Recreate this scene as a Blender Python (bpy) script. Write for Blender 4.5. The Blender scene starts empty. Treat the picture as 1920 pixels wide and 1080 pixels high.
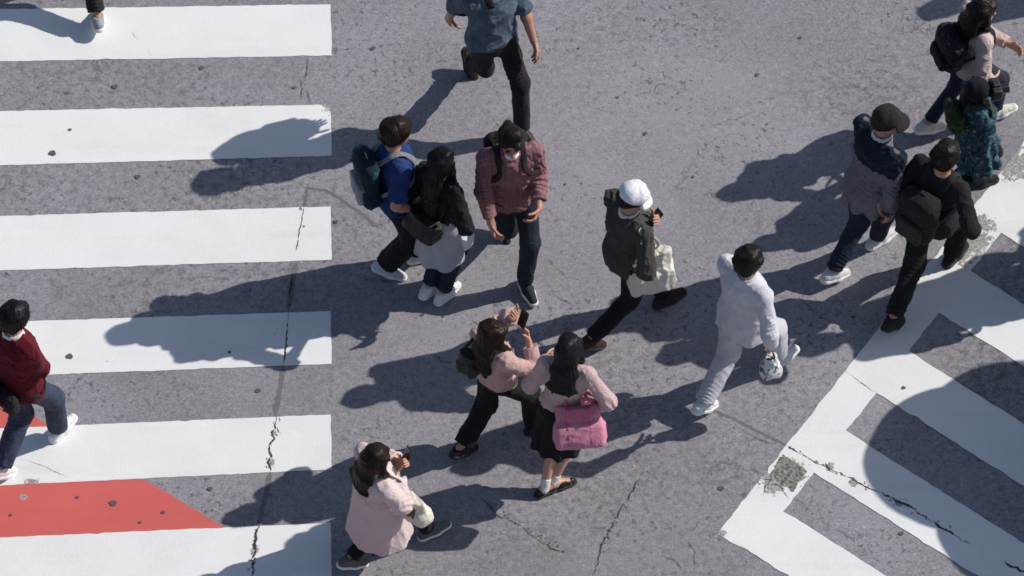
import bpy, math, random
import numpy as np
from mathutils import Vector, Matrix

random.seed(7)
rng = np.random.RandomState(11)
rad = math.radians
SC = bpy.context.scene
COL = SC.collection

# ------------------------------------------------------------------ camera model
PITCH = rad(53.0); DIST = 70.0; FP = 268.0 * DIST      # focal length in photo pixels (1920 wide)
CE, SE = math.cos(PITCH), math.sin(PITCH)
CAM = np.array([0.0, -DIST * CE, DIST * SE])
def P(px, py, z=0.0):
    """point of the photo (1920x1080 pixels) at height z above the road, in metres"""
    r = np.array([0, CE, -SE]) + np.array([1.0, 0, 0]) * (px - 960) / FP + np.array([0, SE, CE]) * (540 - py) / FP
    return CAM + r * ((z - CAM[2]) / r[2])

# ------------------------------------------------------------------ materials
def new_mat(name):
    m = bpy.data.materials.new(name); m.use_nodes = True
    nt = m.node_tree; b = nt.nodes['Principled BSDF']
    return m, nt, b
def N(nt, t, **kw):
    n = nt.nodes.new(t)
    for k, v in kw.items():
        if k in n.inputs.keys() if isinstance(k, str) else False: n.inputs[k].default_value = v
        else: setattr(n, k, v)
    return n
def ramp(nt, src, stops, interp='LINEAR'):
    r = nt.nodes.new('ShaderNodeValToRGB'); r.color_ramp.interpolation = interp
    e = r.color_ramp.elements
    while len(e) < len(stops): e.new(0.5)
    for el, (p, c) in zip(e, stops):
        el.position = p; el.color = (c, c, c, 1) if isinstance(c, (int, float)) else (*c, 1)
    nt.links.new(src, r.inputs[0]); return r.outputs[0]
def mixc(nt, fac, a, b, mode='MIX'):
    n = nt.nodes.new('ShaderNodeMix'); n.data_type = 'RGBA'; n.blend_type = mode
    for sock, v in ((n.inputs['Factor'], fac), (n.inputs['A'], a), (n.inputs['B'], b)):
        if isinstance(v, bpy.types.NodeSocket): nt.links.new(v, sock)
        elif isinstance(v, (int, float)): sock.default_value = v if sock.type == 'VALUE' else (v, v, v, 1)
        else: sock.default_value = (*v, 1)
    return [o for o in n.outputs if o.type == 'RGBA'][0]
def noise(nt, co, scale, detail=4, rough=0.6, dist=0.0):
    n = nt.nodes.new('ShaderNodeTexNoise'); n.inputs['Scale'].default_value = scale
    n.inputs['Detail'].default_value = detail; n.inputs['Roughness'].default_value = rough; n.inputs['Distortion'].default_value = dist
    if co is not None: nt.links.new(co, n.inputs['Vector'])
    return n.outputs['Fac']
def math_(nt, op, a, b=0.0):
    n = nt.nodes.new('ShaderNodeMath'); n.operation = op
    for s, v in zip(n.inputs, (a, b)):
        if isinstance(v, bpy.types.NodeSocket): nt.links.new(v, s)
        else: s.default_value = v
    return n.outputs[0]
def objco(nt): return nt.nodes.new('ShaderNodeTexCoord').outputs['Object']
def bump(nt, b, h, strength=0.4, dist=0.004):
    n = nt.nodes.new('ShaderNodeBump'); n.inputs['Strength'].default_value = strength; n.inputs['Distance'].default_value = dist
    nt.links.new(h, n.inputs['Height']); nt.links.new(n.outputs[0], b.inputs['Normal'])
CACHE = {}
def fabric(color, rough=0.85, var=0.25, weave=260, sheen=0.03, big=9):
    key = ('f', color, rough, var, weave)
    if key in CACHE: return CACHE[key]
    m, nt, b = new_mat('fabric'); co = objco(nt)
    f1 = noise(nt, co, weave, 2); f2 = noise(nt, co, big, 4)
    lo = tuple(c * (1 - var) for c in color); hi = tuple(min(1, c * (1 + var)) for c in color)
    c1 = mixc(nt, ramp(nt, f2, [(0.3, 0), (0.7, 1)]), lo, hi)
    c2 = mixc(nt, 0.35, c1, mixc(nt, f1, lo, hi))
    nt.links.new(c2, b.inputs['Base Color'])
    b.inputs['Roughness'].default_value = rough
    b.inputs['Sheen Weight'].default_value = sheen; b.inputs['Specular IOR Level'].default_value = 0.14
    rg = math_(nt, 'ABSOLUTE', math_(nt, 'SUBTRACT', noise(nt, co, 11, 4, .55, 1.4), .5)); rg = math_(nt, 'MULTIPLY', math_(nt, 'POWER', rg, .6), 3.2)
    bump(nt, b, math_(nt, 'ADD', rg, math_(nt, 'ADD', f1, noise(nt, co, 38, 3))), 0.6, 0.0045)
    CACHE[key] = m; return m
def denim(color, fade=0.5):
    key = ('d', color, fade)
    if key in CACHE: return CACHE[key]
    m, nt, b = new_mat('denim'); co = objco(nt)
    f = ramp(nt, noise(nt, co, 14, 5, 0.65), [(0.35, 0), (0.75, 1)])
    hi = tuple(min(1, c * (1 + 1.9 * fade) + 0.012 * fade) for c in color)
    c = mixc(nt, f, color, hi); c = mixc(nt, 0.3, c, mixc(nt, noise(nt, co, 300, 1), tuple(x * .6 for x in color), hi))
    nt.links.new(c, b.inputs['Base Color']); b.inputs['Roughness'].default_value = 0.8
    b.inputs['Specular IOR Level'].default_value = 0.25
    rg = math_(nt, 'ABSOLUTE', math_(nt, 'SUBTRACT', noise(nt, co, 11, 4, .55, 1.4), .5)); rg = math_(nt, 'MULTIPLY', math_(nt, 'POWER', rg, .6), 3.2)
    bump(nt, b, math_(nt, 'ADD', rg, math_(nt, 'ADD', noise(nt, co, 45, 4), noise(nt, co, 240, 1))), 0.6, 0.0045)
    CACHE[key] = m; return m
def plain(color, rough=0.5, spec=0.4, metal=0.0, name='finish', var=0.12):
    key = ('p', color, rough, spec, metal)
    if key in CACHE: return CACHE[key]
    m, nt, b = new_mat(name); co = objco(nt)
    f = noise(nt, co, 30, 4)
    nt.links.new(mixc(nt, f, tuple(c * (1 - var) for c in color), tuple(min(1, c * (1 + var)) for c in color)), b.inputs['Base Color'])
    b.inputs['Roughness'].default_value = rough; b.inputs['Specular IOR Level'].default_value = spec; b.inputs['Metallic'].default_value = metal
    bump(nt, b, noise(nt, co, 90, 3), 0.3, 0.002)
    CACHE[key] = m; return m
def skin(color=(0.46, 0.25, 0.17)):
    key = ('s', color)
    if key in CACHE: return CACHE[key]
    m, nt, b = new_mat('skin'); co = objco(nt)
    f = noise(nt, co, 22, 4)
    nt.links.new(mixc(nt, f, tuple(c * .88 for c in color), (min(1, color[0] * 1.1), color[1] * 1.05, color[2] * 1.05)), b.inputs['Base Color'])
    b.inputs['Roughness'].default_value = 0.5
    b.inputs['Subsurface Weight'].default_value = 0.12; b.inputs['Subsurface Radius'].default_value = (0.012, 0.005, 0.003)
    bump(nt, b, noise(nt, co, 160, 2), 0.15, 0.001)
    CACHE[key] = m; return m
def hairmat(color=(0.012, 0.009, 0.008)):
    key = ('h', color)
    if key in CACHE: return CACHE[key]
    m, nt, b = new_mat('hair'); co = objco(nt)
    mp = nt.nodes.new('ShaderNodeMapping'); mp.inputs['Scale'].default_value = (1, 1, 0.12); nt.links.new(co, mp.inputs[0])
    f = noise(nt, mp.outputs[0], 150, 3, 0.7)
    nt.links.new(mixc(nt, ramp(nt, f, [(0.35, 0), (0.7, 1)]), tuple(c * .5 for c in color), tuple(c * 1.9 for c in color)), b.inputs['Base Color'])
    b.inputs['Roughness'].default_value = 0.4; b.inputs['Specular IOR Level'].default_value = 0.13
    bump(nt, b, f, 0.45, 0.002)
    CACHE[key] = m; return m
def plaid(base, dark, light):
    m, nt, b = new_mat('plaid_fabric'); co = objco(nt)
    sep = nt.nodes.new('ShaderNodeSeparateXYZ'); nt.links.new(co, sep.inputs[0])
    wob = math_(nt, 'MULTIPLY', math_(nt, 'SUBTRACT', noise(nt, co, 8, 2), 0.5), 0.03)
    def lines(ax, pitch, lo):
        v = math_(nt, 'ADD', sep.outputs[ax], wob)
        f = math_(nt, 'FRACT', math_(nt, 'DIVIDE', math_(nt, 'ADD', v, 50.0), pitch))
        return math_(nt, 'GREATER_THAN', f, lo)
    c = mixc(nt, 0.0, base, base)
    for ax in (0, 2):
        c = mixc(nt, math_(nt, 'MULTIPLY', lines(ax, 0.042, 0.55), 0.3), c, dark)
        c = mixc(nt, math_(nt, 'MULTIPLY', lines(ax, 0.042, 0.86), 0.24), c, light)
    nt.links.new(c, b.inputs['Base Color']); b.inputs['Roughness'].default_value = 0.85; b.inputs['Specular IOR Level'].default_value = 0.2
    rg = math_(nt, 'ABSOLUTE', math_(nt, 'SUBTRACT', noise(nt, co, 11, 4, .55, 1.4), .5)); rg = math_(nt, 'MULTIPLY', math_(nt, 'POWER', rg, .6), 3.2)
    bump(nt, b, math_(nt, 'ADD', rg, noise(nt, co, 60, 4)), 0.6, 0.0045)
    return m
def print_fabric(base, cols, scale=16, amt=0.5):
    m, nt, b = new_mat('printed_fabric'); co = objco(nt)
    c = mixc(nt, 0.0, base, base)
    for i, col in enumerate(cols):
        amt_ = amt
        if len(col) > 3: amt_ = col[3]; col = col[:3]
        mp = nt.nodes.new('ShaderNodeMapping'); mp.inputs['Location'].default_value = (3.1 * i, 1.7 * i, 5.3 * i); nt.links.new(co, mp.inputs[0])
        f = ramp(nt, noise(nt, mp.outputs[0], scale * (1 + .35 * i), 3, .55, 0.6), [(1 - amt_ - .03, 0), (1 - amt_ + .03, 1)])
        c = mixc(nt, f, c, col)
    nt.links.new(c, b.inputs['Base Color']); b.inputs['Roughness'].default_value = 0.85; b.inputs['Specular IOR Level'].default_value = 0.2
    bump(nt, b, noise(nt, co, 60, 4), 0.5, 0.004)
    return m

# ------------------------------------------------------------------ mesh helpers
def mesh_obj(name, verts, faces, mats, parent=None, smooth=True, mat_idx=None):
    verts = np.asarray(verts, dtype=np.float32)
    me = bpy.data.meshes.new(name)
    if isinstance(faces, np.ndarray):
        k = faces.shape[1]; nf = len(faces)
        me.vertices.add(len(verts)); me.vertices.foreach_set('co', verts.ravel())
        me.loops.add(nf * k); me.loops.foreach_set('vertex_index', faces.astype(np.int32).ravel())
        me.polygons.add(nf); me.polygons.foreach_set('loop_start', np.arange(0, nf * k, k, dtype=np.int32))
        me.polygons.foreach_set('loop_total', np.full(nf, k, dtype=np.int32))
        me.update(calc_edges=True); me.validate()
    else:
        me.from_pydata([tuple(map(float, v)) for v in verts], [], [tuple(map(int, f)) for f in faces]); me.update()
    for m in (mats if isinstance(mats, (list, tuple)) else [mats]): me.materials.append(m)
    if mat_idx is not None and len(mat_idx) == len(me.polygons): me.polygons.foreach_set('material_index', mat_idx.astype(np.int32))
    me.polygons.foreach_set('use_smooth', np.full(len(me.polygons), smooth))
    o = bpy.data.objects.new(name, me); COL.objects.link(o)
    if parent is not None: o.parent = parent
    return o
def tag(o, label=None, cat=None, group=None, kind=None):
    if label: o['label'] = label
    if cat: o['category'] = cat
    if group: o['group'] = group
    if kind: o['kind'] = kind
    return o

# ------------------------------------------------------------------ distance-field modelling
V3 = lambda *a: np.array(a, dtype=float)
def nrm(v):
    v = np.asarray(v, float); return v / (np.linalg.norm(v) + 1e-9)
class Vol:
    def __init__(s, lo, hi, h):
        s.h = h; s.lo = np.array(lo, float); n = np.ceil((np.array(hi) - s.lo) / h).astype(int) + 1
        s.n = n; s.d = np.full(n, 9.0, np.float32)
    def block(s, lo, hi):
        i0 = np.maximum(0, np.floor((np.array(lo) - s.lo) / s.h).astype(int)); i1 = np.minimum(s.n, np.ceil((np.array(hi) - s.lo) / s.h).astype(int) + 1)
        if (i1 <= i0).any(): return None
        ax = [(s.lo[a] + s.h * np.arange(i0[a], i1[a])).astype(np.float32) for a in range(3)]
        return (slice(i0[0], i1[0]), slice(i0[1], i1[1]), slice(i0[2], i1[2])), ax[0][:, None, None], ax[1][None, :, None], ax[2][None, None, :]
    def add(s, fn, lo, hi, k=0.0):
        b = s.block(np.array(lo) - k - .03, np.array(hi) + k + .03)
        if b is None: return
        sl, X, Y, Z = b; d = fn(X, Y, Z); c = s.d[sl]
        if k > 0:
            h = np.clip(.5 + .5 * (c - d) / k, 0, 1); s.d[sl] = c * (1 - h) + d * h - k * h * (1 - h)
        else: s.d[sl] = np.minimum(c, d)
    def sub(s, fn, lo=None, hi=None, k=0.0):
        b = s.block(s.lo if lo is None else lo, s.lo + s.h * s.n if hi is None else hi)
        if b is None: return
        sl, X, Y, Z = b; d = -fn(X, Y, Z); c = s.d[sl]
        if k > 0:
            h = np.clip(.5 - .5 * (c - d) / k, 0, 1); s.d[sl] = c * (1 - h) + d * h + k * h * (1 - h)
        else: s.d[sl] = np.maximum(c, d)
    def cap(s, a, b, r1, r2, k=0.0, cut=False):
        a = np.asarray(a, float); b = np.asarray(b, float); u = b - a; L2 = float(u @ u) + 1e-12; un = u / math.sqrt(L2)
        R = max(r1, r2)
        def fn(X, Y, Z):
            t = ((X - a[0]) * u[0] + (Y - a[1]) * u[1] + (Z - a[2]) * u[2]) / L2
            tc = np.clip(t, 0, 1)
            d = np.sqrt((X - a[0] - tc * u[0]) ** 2 + (Y - a[1] - tc * u[1]) ** 2 + (Z - a[2] - tc * u[2]) ** 2) - (r1 + (r2 - r1) * tc)
            if cut: d = np.maximum(d, (t - 1) * math.sqrt(L2))
            return d
        s.add(fn, np.minimum(a, b) - R, np.maximum(a, b) + R, k)
    def ec(s, a, b, r1, r2, right, k=0.0, cap=None, cut=False):
        """elliptic cone: radii (rx, ry) along right and the third axis"""
        a = np.asarray(a, float); b = np.asarray(b, float); u = b - a; L = np.linalg.norm(u) + 1e-9; u = u / L
        r = nrm(right - u * (np.asarray(right) @ u)); f = np.cross(u, r)
        R = max(*r1, *r2); m = min(*r1, *r2); cp = cap or m
        def fn(X, Y, Z):
            qx = (X - a[0]) * r[0] + (Y - a[1]) * r[1] + (Z - a[2]) * r[2]
            qy = (X - a[0]) * f[0] + (Y - a[1]) * f[1] + (Z - a[2]) * f[2]
            qz = (X - a[0]) * u[0] + (Y - a[1]) * u[1] + (Z - a[2]) * u[2]
            t = np.clip(qz / L, 0, 1); rx = r1[0] + (r2[0] - r1[0]) * t; ry = r1[1] + (r2[1] - r1[1]) * t
            e = qz - t * L
            d = (np.sqrt((qx / rx) ** 2 + (qy / ry) ** 2 + (e / cp) ** 2) - 1) * m
            if cut: d = np.maximum(d, qz - L)
            return d
        s.add(fn, np.minimum(a, b) - R, np.maximum(a, b) + R, k)
    def ell(s, c, r, M=None, k=0.0, sub=False):
        """ellipsoid with radii r; the columns of M are its axes"""
        M = np.eye(3) if M is None else np.asarray(M); m = min(r); c = np.asarray(c, float)
        def fn(X, Y, Z):
            q = 0
            for i in range(3):
                q = q + (((X - c[0]) * M[0, i] + (Y - c[1]) * M[1, i] + (Z - c[2]) * M[2, i]) / r[i]) ** 2
            return (np.sqrt(q) - 1) * m
        R = max(r)
        if sub: s.sub(fn, c - R - .02, c + R + .02, k)
        else: s.add(fn, c - R, c + R, k)
    def box(s, c, hs, M=None, rd=0.02, k=0.0):
        M = np.eye(3) if M is None else np.asarray(M); c = np.asarray(c, float)
        def fn(X, Y, Z):
            q = [np.abs((X - c[0]) * M[0, i] + (Y - c[1]) * M[1, i] + (Z - c[2]) * M[2, i]) - (hs[i] - rd) for i in range(3)]
            o = np.sqrt(sum(np.maximum(x, 0) ** 2 for x in q))
            return o + np.minimum(np.maximum(np.maximum(q[0], q[1]), q[2]), 0) - rd
        R = float(np.linalg.norm(hs)); s.add(fn, c - R, c + R, k)
    def plane(s, p, n, k=0.0):
        """cut away everything on the side n points to"""
        p = np.asarray(p, float); n = nrm(n)
        s.sub(lambda X, Y, Z: -((X - p[0]) * n[0] + (Y - p[1]) * n[1] + (Z - p[2]) * n[2]), k=k)
    def at(s, p):
        i = np.clip(np.round((np.asarray(p) - s.lo) / s.h).astype(int), 0, s.n - 1); return float(s.d[tuple(i)])
    def snap(s, out, inn, off=0.006):
        out = np.asarray(out, float); inn = np.asarray(inn, float)
        for t in np.linspace(0, 1, 60):
            p = out + (inn - out) * t
            if s.at(p) < off: return p
        return out
    def surf(s):
        d = s.d; sg = d < 0
        n = s.n
        c = np.zeros(n - 1, np.int8)
        for i in (0, 1):
            for j in (0, 1):
                for k in (0, 1): c += sg[i:n[0] - 1 + i, j:n[1] - 1 + j, k:n[2] - 1 + k]
        ids = np.argwhere((c > 0) & (c < 8))
        idx = np.full(n - 1, -1, np.int32); idx[tuple(ids.T)] = np.arange(len(ids))
        acc = np.zeros((len(ids), 3)); cnt = np.zeros(len(ids))
        for ax in range(3):
            o1, o2 = [a for a in range(3) if a != ax]
            for p in (0, 1):
                for q in (0, 1):
                    off = np.zeros(3, int); off[o1] = p; off[o2] = q
                    A = ids + off; B = A.copy(); B[:, ax] += 1
                    va = d[tuple(A.T)]; vb = d[tuple(B.T)]; m = (va < 0) != (vb < 0)
                    t = va[m] / (va[m] - vb[m]); pt = A[m].astype(float); pt[:, ax] += t
                    acc[m] += pt; cnt[m] += 1
        v = s.lo + s.h * acc / cnt[:, None]
        F = []
        for ax in range(3):
            o1, o2 = (ax + 1) % 3, (ax + 2) % 3
            sl = [slice(1, n[a] - 1) for a in range(3)]; sl[ax] = slice(0, n[ax] - 1)
            sl2 = list(sl); sl2[ax] = slice(1, n[ax])
            A = sg[tuple(sl)]; B = sg[tuple(sl2)]
            e = np.argwhere(A != B)
            if not len(e): continue
            e = e + np.array([0 if a == ax else 1 for a in range(3)])
            inside = sg[tuple(e.T)]
            def g(p, q):
                f = e.copy(); f[:, o1] -= p; f[:, o2] -= q; return idx[tuple(f.T)]
            quad = np.stack([g(1, 1), g(0, 1), g(0, 0), g(1, 0)], 1)
            quad[~inside] = quad[~inside][:, ::-1]
            F.append(quad)
        F = np.concatenate(F); F = F[(F >= 0).all(1)]
        return v, F
def vnormals(v, F):
    a, b, c, d = (v[F[:, i]] for i in range(4)); fn = np.cross(c - a, d - b)
    n = np.zeros_like(v)
    for i in range(4):
        for ax in range(3): n[:, ax] += np.bincount(F[:, i], fn[:, ax], len(v))
    return n / (np.linalg.norm(n, axis=1, keepdims=True) + 1e-12)
def wavy(p, freq, seed, squash=(1, 1, 1)):
    r = np.random.RandomState(seed); q = p * np.array(squash); out = 0
    for i in range(5):
        k = r.normal(size=3); k = k / np.linalg.norm(k) * freq * r.uniform(.6, 1.6)
        k2 = r.normal(size=3) * freq * .5
        out = out + np.sin(q @ k + r.uniform(0, 6.28) + 1.3 * np.sin(q @ k2 + r.uniform(0, 6.28)))
    return out / 2.4
def folds(v, F, seed, amp=0.005, joints=(), freq=55, squash=(1, 1, .7), iters=1):
    """cloth creases: general crumple + rings across each bent joint (pos, axis, sigma, amp, wavelength)"""
    n = vnormals(v, F)
    w = np.abs(wavy(v, freq, seed, squash)); w2 = np.abs(wavy(v, freq * 2.2, seed + 2, squash)); m = np.clip(.5 + .9 * wavy(v, 9, seed + 8), 0, 1.2)
    d = amp * (.75 - 1.25 * np.minimum(w, 1.5) ** .75 + m * (.35 - .8 * np.minimum(w2, 1.4) ** .8))
    wr = wavy(v, 15, seed + 5); wm = np.clip(.45 + .75 * wavy(v, 11, seed + 6), 0, 1.3)
    for pos, ax, sg, am, wl in joints:
        q = v - np.asarray(pos); g = np.exp(-(q * q).sum(1) / (2 * sg * sg)); t = q @ nrm(ax)
        q1 = np.sin(6.283 * t / (wl * 1.25) + 3.4 * wr); d = d + am * g * wm * (1 - 1.6 * np.abs(q1))
    return v + n * d[:, None]
def sweep(pts, rx, ry, normals=None, seg=10, closed=False):
    """flat tube along pts; rx across, ry along the normal"""
    pts = np.asarray(pts, float); n = len(pts); V = []; F = []
    rx = np.broadcast_to(rx, n); ry = np.broadcast_to(ry, n)
    for i in range(n):
        t = nrm(pts[min(i + 1, n - 1)] - pts[max(i - 1, 0)])
        nn = np.asarray(normals[i] if normals is not None else (0, 0, 1), float)
        nn = nn - t * (nn @ t)
        if np.linalg.norm(nn) < 1e-4: nn = np.cross(t, (1, 0, 0))
        nn = nrm(nn); s = np.cross(t, nn)
        for j in range(seg):
            a = 6.28318 * j / seg; V.append(pts[i] + s * math.cos(a) * rx[i] + nn * math.sin(a) * ry[i])
    for i in range(n - 1):
        for j in range(seg): F.append((i * seg + j, i * seg + (j + 1) % seg, (i + 1) * seg + (j + 1) % seg, (i + 1) * seg + j))
    F.append(tuple(range(seg))[::-1]); F.append(tuple((n - 1) * seg + j for j in range(seg)))
    return np.array(V), F
def smooth_path(pts, m=6):
    pts = [np.asarray(p, float) for p in pts]; out = []
    for i in range(len(pts) - 1):
        p0 = pts[max(i - 1, 0)]; p1 = pts[i]; p2 = pts[i + 1]; p3 = pts[min(i + 2, len(pts) - 1)]
        for t in np.linspace(0, 1, m, endpoint=False):
            out.append(.5 * ((2 * p1) + (p2 - p0) * t + (2 * p0 - 5 * p1 + 4 * p2 - p3) * t * t + (3 * p1 - p0 - 3 * p2 + p3) * t ** 3))
    out.append(pts[-1]); return np.array(out)
# ------------------------------------------------------------------ people
def rotz(a): c, s = math.cos(a), math.sin(a); return np.array([[c, -s, 0], [s, c, 0], [0, 0, 1]])
def rotx(a): c, s = math.cos(a), math.sin(a); return np.array([[1, 0, 0], [0, c, -s], [0, s, c]])
def roty(a): c, s = math.cos(a), math.sin(a); return np.array([[c, 0, s], [0, 1, 0], [-s, 0, c]])
def ik(a, c, l1, l2, pole):
    a = np.asarray(a, float); c = np.asarray(c, float); v = c - a; d = np.linalg.norm(v); u = v / (d + 1e-9)
    dm = (l1 + l2) * .992
    if d > dm: c = a + u * dm; d = dm
    if d < abs(l1 - l2) + .02: d = abs(l1 - l2) + .02; c = a + u * d
    x = (l1 * l1 - l2 * l2 + d * d) / (2 * d); h = math.sqrt(max(l1 * l1 - x * x, 0))
    p = np.asarray(pole, float); p = p - u * (p @ u); p = nrm(p)
    return a + u * x + p * h, c
def foot_pose(pitch):
    """rotation of a shoe whose heel is raised (pitch > 0) or toe raised (pitch < 0), and the ankle height that puts it on the road"""
    a = rad(pitch)
    az = .115 * math.sin(a) + .082 * math.cos(a) if a >= 0 else .082 * math.cos(a) + .06 * math.sin(-a)
    return rotx(-a), az + .006
class K: pass
SHOES = {}
def shoe_mesh(style, mat, solemat, thick):
    key = (style, mat.name, solemat.name, thick)
    if key in SHOES: return SHOES[key]
    v = Vol((-.08, -.12, -.10), (.08, .22, .10), .0045)
    if style == 'flat':
        v.cap((0, -.045, -.045), (0, .06, -.055), .034, .036, .02); v.cap((0, .06, -.055), (0, .145, -.06), .037, .026, .02)
        v.ell((0, .02, -.005), (.03, .075, .035), sub=True, k=.01)
    else:
        hi = {'sneaker': .018, 'boot': .05, 'dress': .0}[style]
        v.cap((0, -.05, -.04), (0, .05, -.045), .037, .041, .02); v.cap((0, .05, -.045), (0, .15, -.055), .043, .031, .02)
        v.cap((0, -.015, -.02), (0, -.005, hi), .043, .042, .02)
        v.cap((0, .02, -.012), (0, .10, -.035), .03, .026, .015)
        v.plane((0, 0, hi + .006), (0, -.35, 1))
    v.plane((0, 0, -.082 + thick * .6), (0, 0, -1))
    va, fa = v.surf()
    s = Vol((-.08, -.13, -.10), (.08, .22, -.03), .004)
    s.cap((0, -.05, -.07), (0, .06, -.07), .042, .047, .02); s.cap((0, .06, -.07), (0, .152, -.07), .048, .036, .02)
    s.plane((0, 0, -.082), (0, 0, -1)); s.plane((0, 0, -.082 + thick), (0, 0, 1), k=.004)
    vs, fs = s.surf()
    A = mesh_obj('shoe', va, fa, mat); B = mesh_obj('sole', vs, fs, solemat)
    ma, mb = A.data, B.data
    bpy.data.objects.remove(A); bpy.data.objects.remove(B)
    SHOES[key] = (ma, mb); return SHOES[key]

def hand(v, w, d, th, right, curl, sc, grip=None):
    """palm, four jointed fingers of different lengths and a thumb, rooted at wrist w and pointing along d; th is the thumb side"""
    d = nrm(d); th = nrm(np.asarray(th) - d * (np.asarray(th) @ d)); n = np.cross(d, th) * (-1 if right else 1)
    w = np.asarray(w)
    v.ec(w - d * .01, w + d * .085 * sc, (.026 * sc, .019 * sc), (.041 * sc, .014 * sc), th, .012)
    for i, (ln, o) in enumerate(((.072, .030), (.08, .0105), (.074, -.009), (.058, -.028))):
        p = w + d * (.088 - .004 * abs(i - 1)) * sc + th * o * sc; dd = nrm(d + th * o * .5); r = .0094 * sc
        for s, q in enumerate((.45, .31, .24)):
            a = curl * (.75, 1.0, .7)[s] * (1 + .08 * i); dd = nrm(dd * math.cos(a) + n * math.sin(a) - (0 if s else 0)); n2 = n
            e = p + dd * ln * q * sc; v.cap(p, e, r, r * .92, .003); p = e; r *= .92
    p = w + d * .022 * sc + th * .03 * sc + n * .006; dd = nrm(d * .62 + th * .62 + n * .3); r = .0125 * sc
    for q in (.045, .032, .026):
        e = p + dd * q * sc; v.cap(p, e, r, r * .88, .006); p = e; r *= .88; dd = nrm(dd + d * .25 + n * .28 * (1 + curl))

def person(label, H, yaw, g, R, L, head=None, hd=(0, 8, 0), rh=None, lh=None, fem=False, tone=(0.46, 0.25, 0.17), build=1.0,
           top=None, over=None, legs=None, skirt=None, shoes=None, hair=None, hat=None, res=.0058, group=None, twist=0, socks=None, mask=None, lean=(0, .02), seed=1, curl=.5):
    k = K(); s = H / 1.7; k.s = s; k.yaw = yaw; k.seed = seed
    a = rad(yaw); k.g = P(*g); fw = np.array([math.cos(a), math.sin(a), 0]); rt = np.array([math.sin(a), -math.cos(a), 0])
    k.W = np.stack([rt, fw, (0, 0, 1)], 1)
    loc = lambda w: (np.asarray(w) - k.g) @ k.W
    k.loc = loc; k.pl = lambda x, y, z: loc(P(x, y, z))
    # feet
    ft = {}
    for side, F in (('R', R), ('L', L)):
        px, py, fy, pit = F; M, az = foot_pose(pit); M = rotz(rad(fy)) @ M; az *= 1
        off = M @ np.array([0, .05, -.045]); ctr = k.pl(px, py, az + off[2]); an = ctr - off; an[2] = az; ft[side] = (an, M)
    bw = (.094 if fem else .09) * s * build; l1, l2 = .245 * H, .243 * H
    pz = .525 * H
    for _ in range(60):
        if all(np.linalg.norm(np.array([sg * bw, 0, pz]) - ft[x][0]) <= (l1 + l2) * .985 for x, sg in (('R', 1), ('L', -1))): break
        pz -= .006
    k.pz = pz; pel = V3(0, 0, pz); k.pel = pel
    TL = .308 * H; up0 = .172 * s
    lx, ly = lean
    for _ in range(4):
        lz = math.sqrt(max(TL * TL - lx * lx - ly * ly, .05)); nk = pel + V3(lx, ly, lz)
        if head is None: break
        q = k.pl(head[0], head[1], nk[2] + up0 * .97); lx = float(np.clip(q[0] * .82, -.3, .3)); ly = float(np.clip((q[1] - .03) * .8, -.22, .34))
    k.nk = nk; u = nrm(nk - pel); k.u = u
    Mh = rotz(rad(hd[0])) @ rotx(rad(-hd[1])) @ roty(rad(hd[2])); k.Mh = Mh
    hc = nk + u * .045 * s + (rotz(rad(hd[0])) @ rotx(rad(-hd[1] * .6 - 4))) @ V3(0, .03 * s, .128 * s)
    if head is not None:   # the head sits where the photograph shows it
        q = k.pl(head[0], head[1], hc[2]); hc[:2] += np.clip(q[:2] - hc[:2], -.05, .05)
    k.hc = hc
    rv = rotz(rad(twist)) @ V3(1, 0, 0); rv = nrm(rv - u * (rv @ u)); fv = np.cross(u, rv); k.rv, k.fv = rv, fv
    sw = (.158 if fem else .18) * s * build; k.sw = sw
    sh = {'R': nk + rv * sw - u * .035 * s, 'L': nk - rv * sw - u * .035 * s}
    J = {}
    for side, sg in (('R', 1), ('L', -1)):
        an, M = ft[side]; hip = pel + V3(sg * bw, 0, -.01)
        fdir = M @ V3(0, 1, 0); fdir[2] = 0
        kn, an2 = ik(hip, an, l1, l2, V3(sg * .08, 1, 0) + fdir * .6)
        J['hip' + side], J['kn' + side], J['an' + side], J['ft' + side] = hip, kn, an, M
        if np.linalg.norm(an2 - an) > .02: print('LEG SHORT', label[:30], side, round(float(np.linalg.norm(an2 - an)), 3))
        hs = rh if side == 'R' else lh
        u1, u2 = .172 * H, .152 * H
        if hs is None: hs = ((sg * (sw + .06 * s), .04, pz - .06), (sg * .4, -1, 0), (0, 1, -.15))
        if len(hs[0]) == 4: w = V3(*hs[0][:3])               # given in the body's own frame
        elif isinstance(hs[0], tuple) and abs(hs[0][0]) > 5: w = k.pl(*hs[0])
        else: w = V3(*hs[0])
        pole = V3(*(hs[1] if len(hs) > 1 else (sg * .4, -1, 0)))
        e, w2 = ik(sh[side], w, u1, u2, pole)
        if np.linalg.norm(w2 - w) > .05: print('ARM SHORT', label[:30], side, round(float(np.linalg.norm(w2 - w)), 3))
        J['sh' + side], J['el' + side], J['wr' + side] = sh[side], e, w2
        J['th' + side] = V3(*(hs[2] if len(hs) > 2 else (0, 1, -.15)))
        hdir = nrm(w2 - e)
        if len(hs) > 3: hdir = nrm(hdir + V3(*hs[3]))
        J['hd' + side] = hdir
    k.J = J
    b = build * s
    if fem: T = [(-.14, .135, .105, .0), (0, .158, .112, -.01), (.13, .15, .105, -.005), (.33, .12, .088, .005), (.62, .14, .11, .012), (.84, .132, .092, 0), (.98, .06, .055, -.005)]
    else: T = [(-.14, .13, .105, .0), (0, .158, .112, -.008), (.13, .153, .108, 0), (.33, .145, .1, .005), (.62, .165, .115, .008), (.84, .16, .102, 0), (.98, .07, .06, -.005)]
    k.T = [(pel + u * t * TL + fv * o * s, rx * b, ry * b) for t, rx, ry, o in T]
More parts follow.
